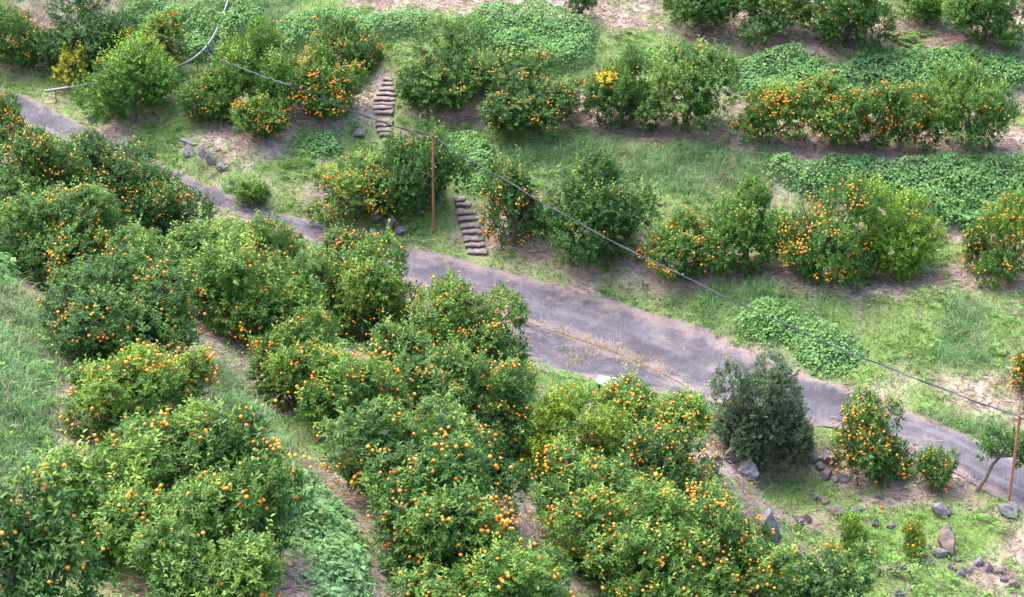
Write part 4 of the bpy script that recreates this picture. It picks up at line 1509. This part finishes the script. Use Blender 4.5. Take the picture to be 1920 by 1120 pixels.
def blades(P, r, h, w, lean, colr, name, simple=False):
    n_ = len(P)
    az = r.uniform(0, 2 * np.pi, n_)
    side = np.stack([np.cos(az), np.sin(az), np.zeros(n_)], 1)
    ln = np.stack([np.cos(az + 1.57), np.sin(az + 1.57), np.zeros(n_)], 1) * (lean * r.uniform(.3, 1.4, n_))[:, None]
    H_ = h[:, None]
    W_ = w[:, None]
    a_ = P - side * W_ / 2
    b_ = P + side * W_ / 2
    m_ = P + (ln * .35 + np.array([0, 0, .6])) * H_
    t_ = P + (ln + np.array([0, 0, 1.0]) - np.array([0, 0, .35]) * np.linalg.norm(ln, axis=1)[:, None]) * H_
    if simple:
        V = np.stack([a_, b_, t_], 1).reshape(-1, 3)
        return make_mesh(name, V, np.arange(n_ * 3).reshape(-1, 3), np.repeat(colr, 3, 0))
    V = np.stack([a_, b_, m_ + side * W_ * .35, m_ - side * W_ * .35, t_], 1).reshape(-1, 3)
    k = np.arange(n_)[:, None] * 5
    Q = np.concatenate([k, k + 1, k + 2, k + 3], 1)
    T_ = np.concatenate([k + 3, k + 2, k + 4], 1)
    return make_mesh(name, V, [Q, T_], np.repeat(colr, 5, 0))


# short grass
P, r = sample(300, 601, lambda x, y: np.clip(bil(G, x, y) * 1.1 - bil(kud, x, y) - bil(tall, x, y) * .5 - bil(litter, x, y) * .25, .05, 1) * (1 - bil(on_any, x, y)) * (1 - .85 * bil(kud, x, y)))
yl = fbm(P[:, 0], P[:, 1], .5, 3, 21.0)[:, None]
c_ = np.array([.11, .255, .06]) * (1 - yl) + np.array([.225, .315, .09]) * yl
c_ = c_ * r.uniform(.6, 1.4, (len(P), 1))
link('short_grass', blades(P, r, r.uniform(.06, .17, len(P)), r.uniform(.016, .03, len(P)), .7, c_, 'short_grass', True), M_GRASS, kind='stuff', label='short yellow-green grass growing over the terraces and banks', category='grass')

# tall grass
P, r = sample(620, 602, lambda x, y: bil(tall, x, y) * .9 * (1 - bil(on_any, x, y)))
bl = fbm(P[:, 0], P[:, 1], .6, 3, 23.0)[:, None]
c_ = np.array([.12, .25, .075]) * (1 - bl) + np.array([.20, .33, .15]) * bl
c_ = c_ * r.uniform(.65, 1.4, (len(P), 1))
tan_ = r.random(len(P)) < .04 + .5 * np.clip(fbm(P[:, 0], P[:, 1], .8, 3, 29.0) - .55, 0, 1) * 3
c_[tan_] = np.array([.36, .30, .20]) * r.uniform(.6, 1.2, (tan_.sum(), 1))
clump = np.clip(fbm(P[:, 0], P[:, 1], 2.2, 3, 37.0) * 2.4 - .55, .25, 1.3)
link('tall_grass', blades(P, r, r.uniform(.2, .55, len(P)) * clump, r.uniform(.012, .022, len(P)), .9, c_, 'tall_grass'), M_GRASS, kind='stuff', label='tall blue-green grass hanging over the steep banks', category='grass')

# dry straw lying on the terraces, and dead grass along the road seam
P, r = sample(135, 603, lambda x, y: np.clip(bil(D_, x, y), .04, 1) * (1 - .985 * bil(on_any, x, y)) * (1 - bil(kud, x, y)))
P[:, 2] = np.maximum(P[:, 2], bil(ZS, P[:, 0], P[:, 1]) + .05 * (bil(on_road, P[:, 0], P[:, 1]) > .5) - 9 * (bil(on_road, P[:, 0], P[:, 1]) <= .5))
az = r.uniform(0, 2 * np.pi, len(P))
dd = np.stack([np.cos(az), np.sin(az), r.uniform(-.05, .3, len(P))], 1)
c_ = np.array([.50, .40, .345]) * r.uniform(.5, 1.3, (len(P), 1)) * np.array([1, 1, 1])
L_ = r.uniform(.12, .34, len(P))
V, F, C_ = leaves(LEAF2, P + np.array([0, 0, .015]), dd, ground_normal(P) + r.normal(size=P.shape) * .2, L_, .018, c_)
link('dry_straw', make_mesh('dry_straw', V, F, C_), M_GRASS, kind='stuff', label='pinkish dry straw mulch strewn on the terraces', category='straw')

SEAM = [(1000, 611), (1050, 627), (1085, 638), (1110, 648), (1125, 652), (1150, 660), (1185, 674), (1200, 680), (1225, 692), (1245, 705), (1090, 665), (1075, 680), (1085, 672), (1070, 690)]
pp, r = [], np.random.default_rng(9)
for x, y in SEAM:
    g, t = ground_at(x, y)
    k = r.integers(30, 110)
    pp.append(g + np.stack([r.normal(size=k) * .26, r.normal(size=k) * .16, np.full(k, .03)], 1))
pp = np.concatenate(pp)
c_ = np.array([.40, .32, .20]) * r.uniform(.55, 1.25, (len(pp), 1))
gr = r.random(len(pp)) < .2
c_[gr] = np.array([.2, .24, .07])
link('dead_grass', blades(pp, r, r.uniform(.06, .2, len(pp)), np.full(len(pp), .014), 1.0, c_, 'dead_grass'), M_GRASS, kind='stuff', label='dead tan grass rooted in the seam between road and apron', category='grass')

# loose stones on the bare earth
P, r = sample(3.2, 605, lambda x, y: np.clip(bil(D_, x, y), .1, 1) * (1 - bil(on_any, x, y)) * (1 - bil(kud, x, y)))
SV0, SF0 = sphere_arrays(6, 2)
n_ = len(P)
sc_ = (r.uniform(.015, .05, (n_, 1, 1)) * np.where(r.random((n_, 1, 1)) < .08, 2.0, 1.0)) * r.uniform(.6, 1.3, (n_, 1, 3))
V = (SV0[None] * r.uniform(.75, 1.2, (n_, len(SV0), 1)) * sc_ + P[:, None]).reshape(-1, 3)
F = (SF0[None] + (np.arange(n_) * len(SV0))[:, None, None]).reshape(-1, 3)
link('loose_stones', make_mesh('loose_stones', V, F), M_ROCK, kind='stuff', label='small loose stones scattered over the bare earth', category='stones')

# fallen fruit
for x, y, lab in [(1635, 946, 'fallen orange on the grass beside the stone line'), (1652, 957, 'fallen orange just past the stone line, upper of a close pair'), (1650, 965, 'fallen orange just past the stone line, lower of a close pair'),
                  (1617, 1045, 'fallen orange in the grass below the tiny bright sapling'), (792, 402, 'fallen orange at the foot of the dark tree behind the rusty pole'), (778, 1092, 'fallen orange on the earth path below the wide dark tree')]:
    g, t = ground_at(x, y)
    o = link('fallen_orange', FRUIT_ME, loc=g + np.array([0, 0, .07]), label=lab, category='fruit', group='fallen oranges')
    o.scale = (.05, .05, .05)

# low broad-leaved weeds
wn_ = fbm(XX, YY, 1.0, 4, 91.0)
weed = np.clip((wn_ - .44) * 7, 0, 1) * np.clip(G * 1.3, .06, 1) * (1 - kud) * (1 - tall * .7)
P, r = sample(60, 604, lambda x, y: bil(weed, x, y) * (1 - bil(on_any, x, y)))
per = 6
n_ = len(P)
sz = np.repeat(r.uniform(.045, .10, n_), per)
az = (r.uniform(0, 6.28, n_)[:, None] + np.arange(per)[None] * 2 * np.pi / per).ravel() + r.normal(size=n_ * per) * .3
up_ = r.uniform(.15, .9, n_ * per)
dd = np.stack([np.cos(az), np.sin(az), up_], 1)
nn = np.stack([-np.cos(az) * .4, -np.sin(az) * .4, np.ones(len(az))], 1)
yl = np.repeat(fbm(P[:, 0], P[:, 1], .35, 2, 14.0), per)[:, None]
c_ = np.array([.11, .26, .06]) * (1 - yl) + np.array([.21, .35, .08]) * yl
c_ = c_ * np.repeat(r.uniform(.7, 1.35, n_), per)[:, None] * r.uniform(.8, 1.2, (len(az), 1))
tallw = np.clip(fbm(P[:, 0], P[:, 1], 1.4, 3, 64.0) - .48, 0, 1) * 1.3
off = np.repeat(P + np.stack([np.zeros(n_), np.zeros(n_), tallw * r.random(n_)], 1), per, 0) + np.stack([np.cos(az), np.sin(az), np.zeros(len(az))], 1) * .03 + np.array([0, 0, 1]) * r.uniform(0, .09, len(az))[:, None]
V, F, C_ = leaves(LEAF2, off, dd, nn, sz, sz * .7, c_)
link('low_weeds', make_mesh('low_weeds', V, F, C_), M_GLEAF, kind='stuff', label='low bright green weeds spreading over banks and rough ground', category='weeds')
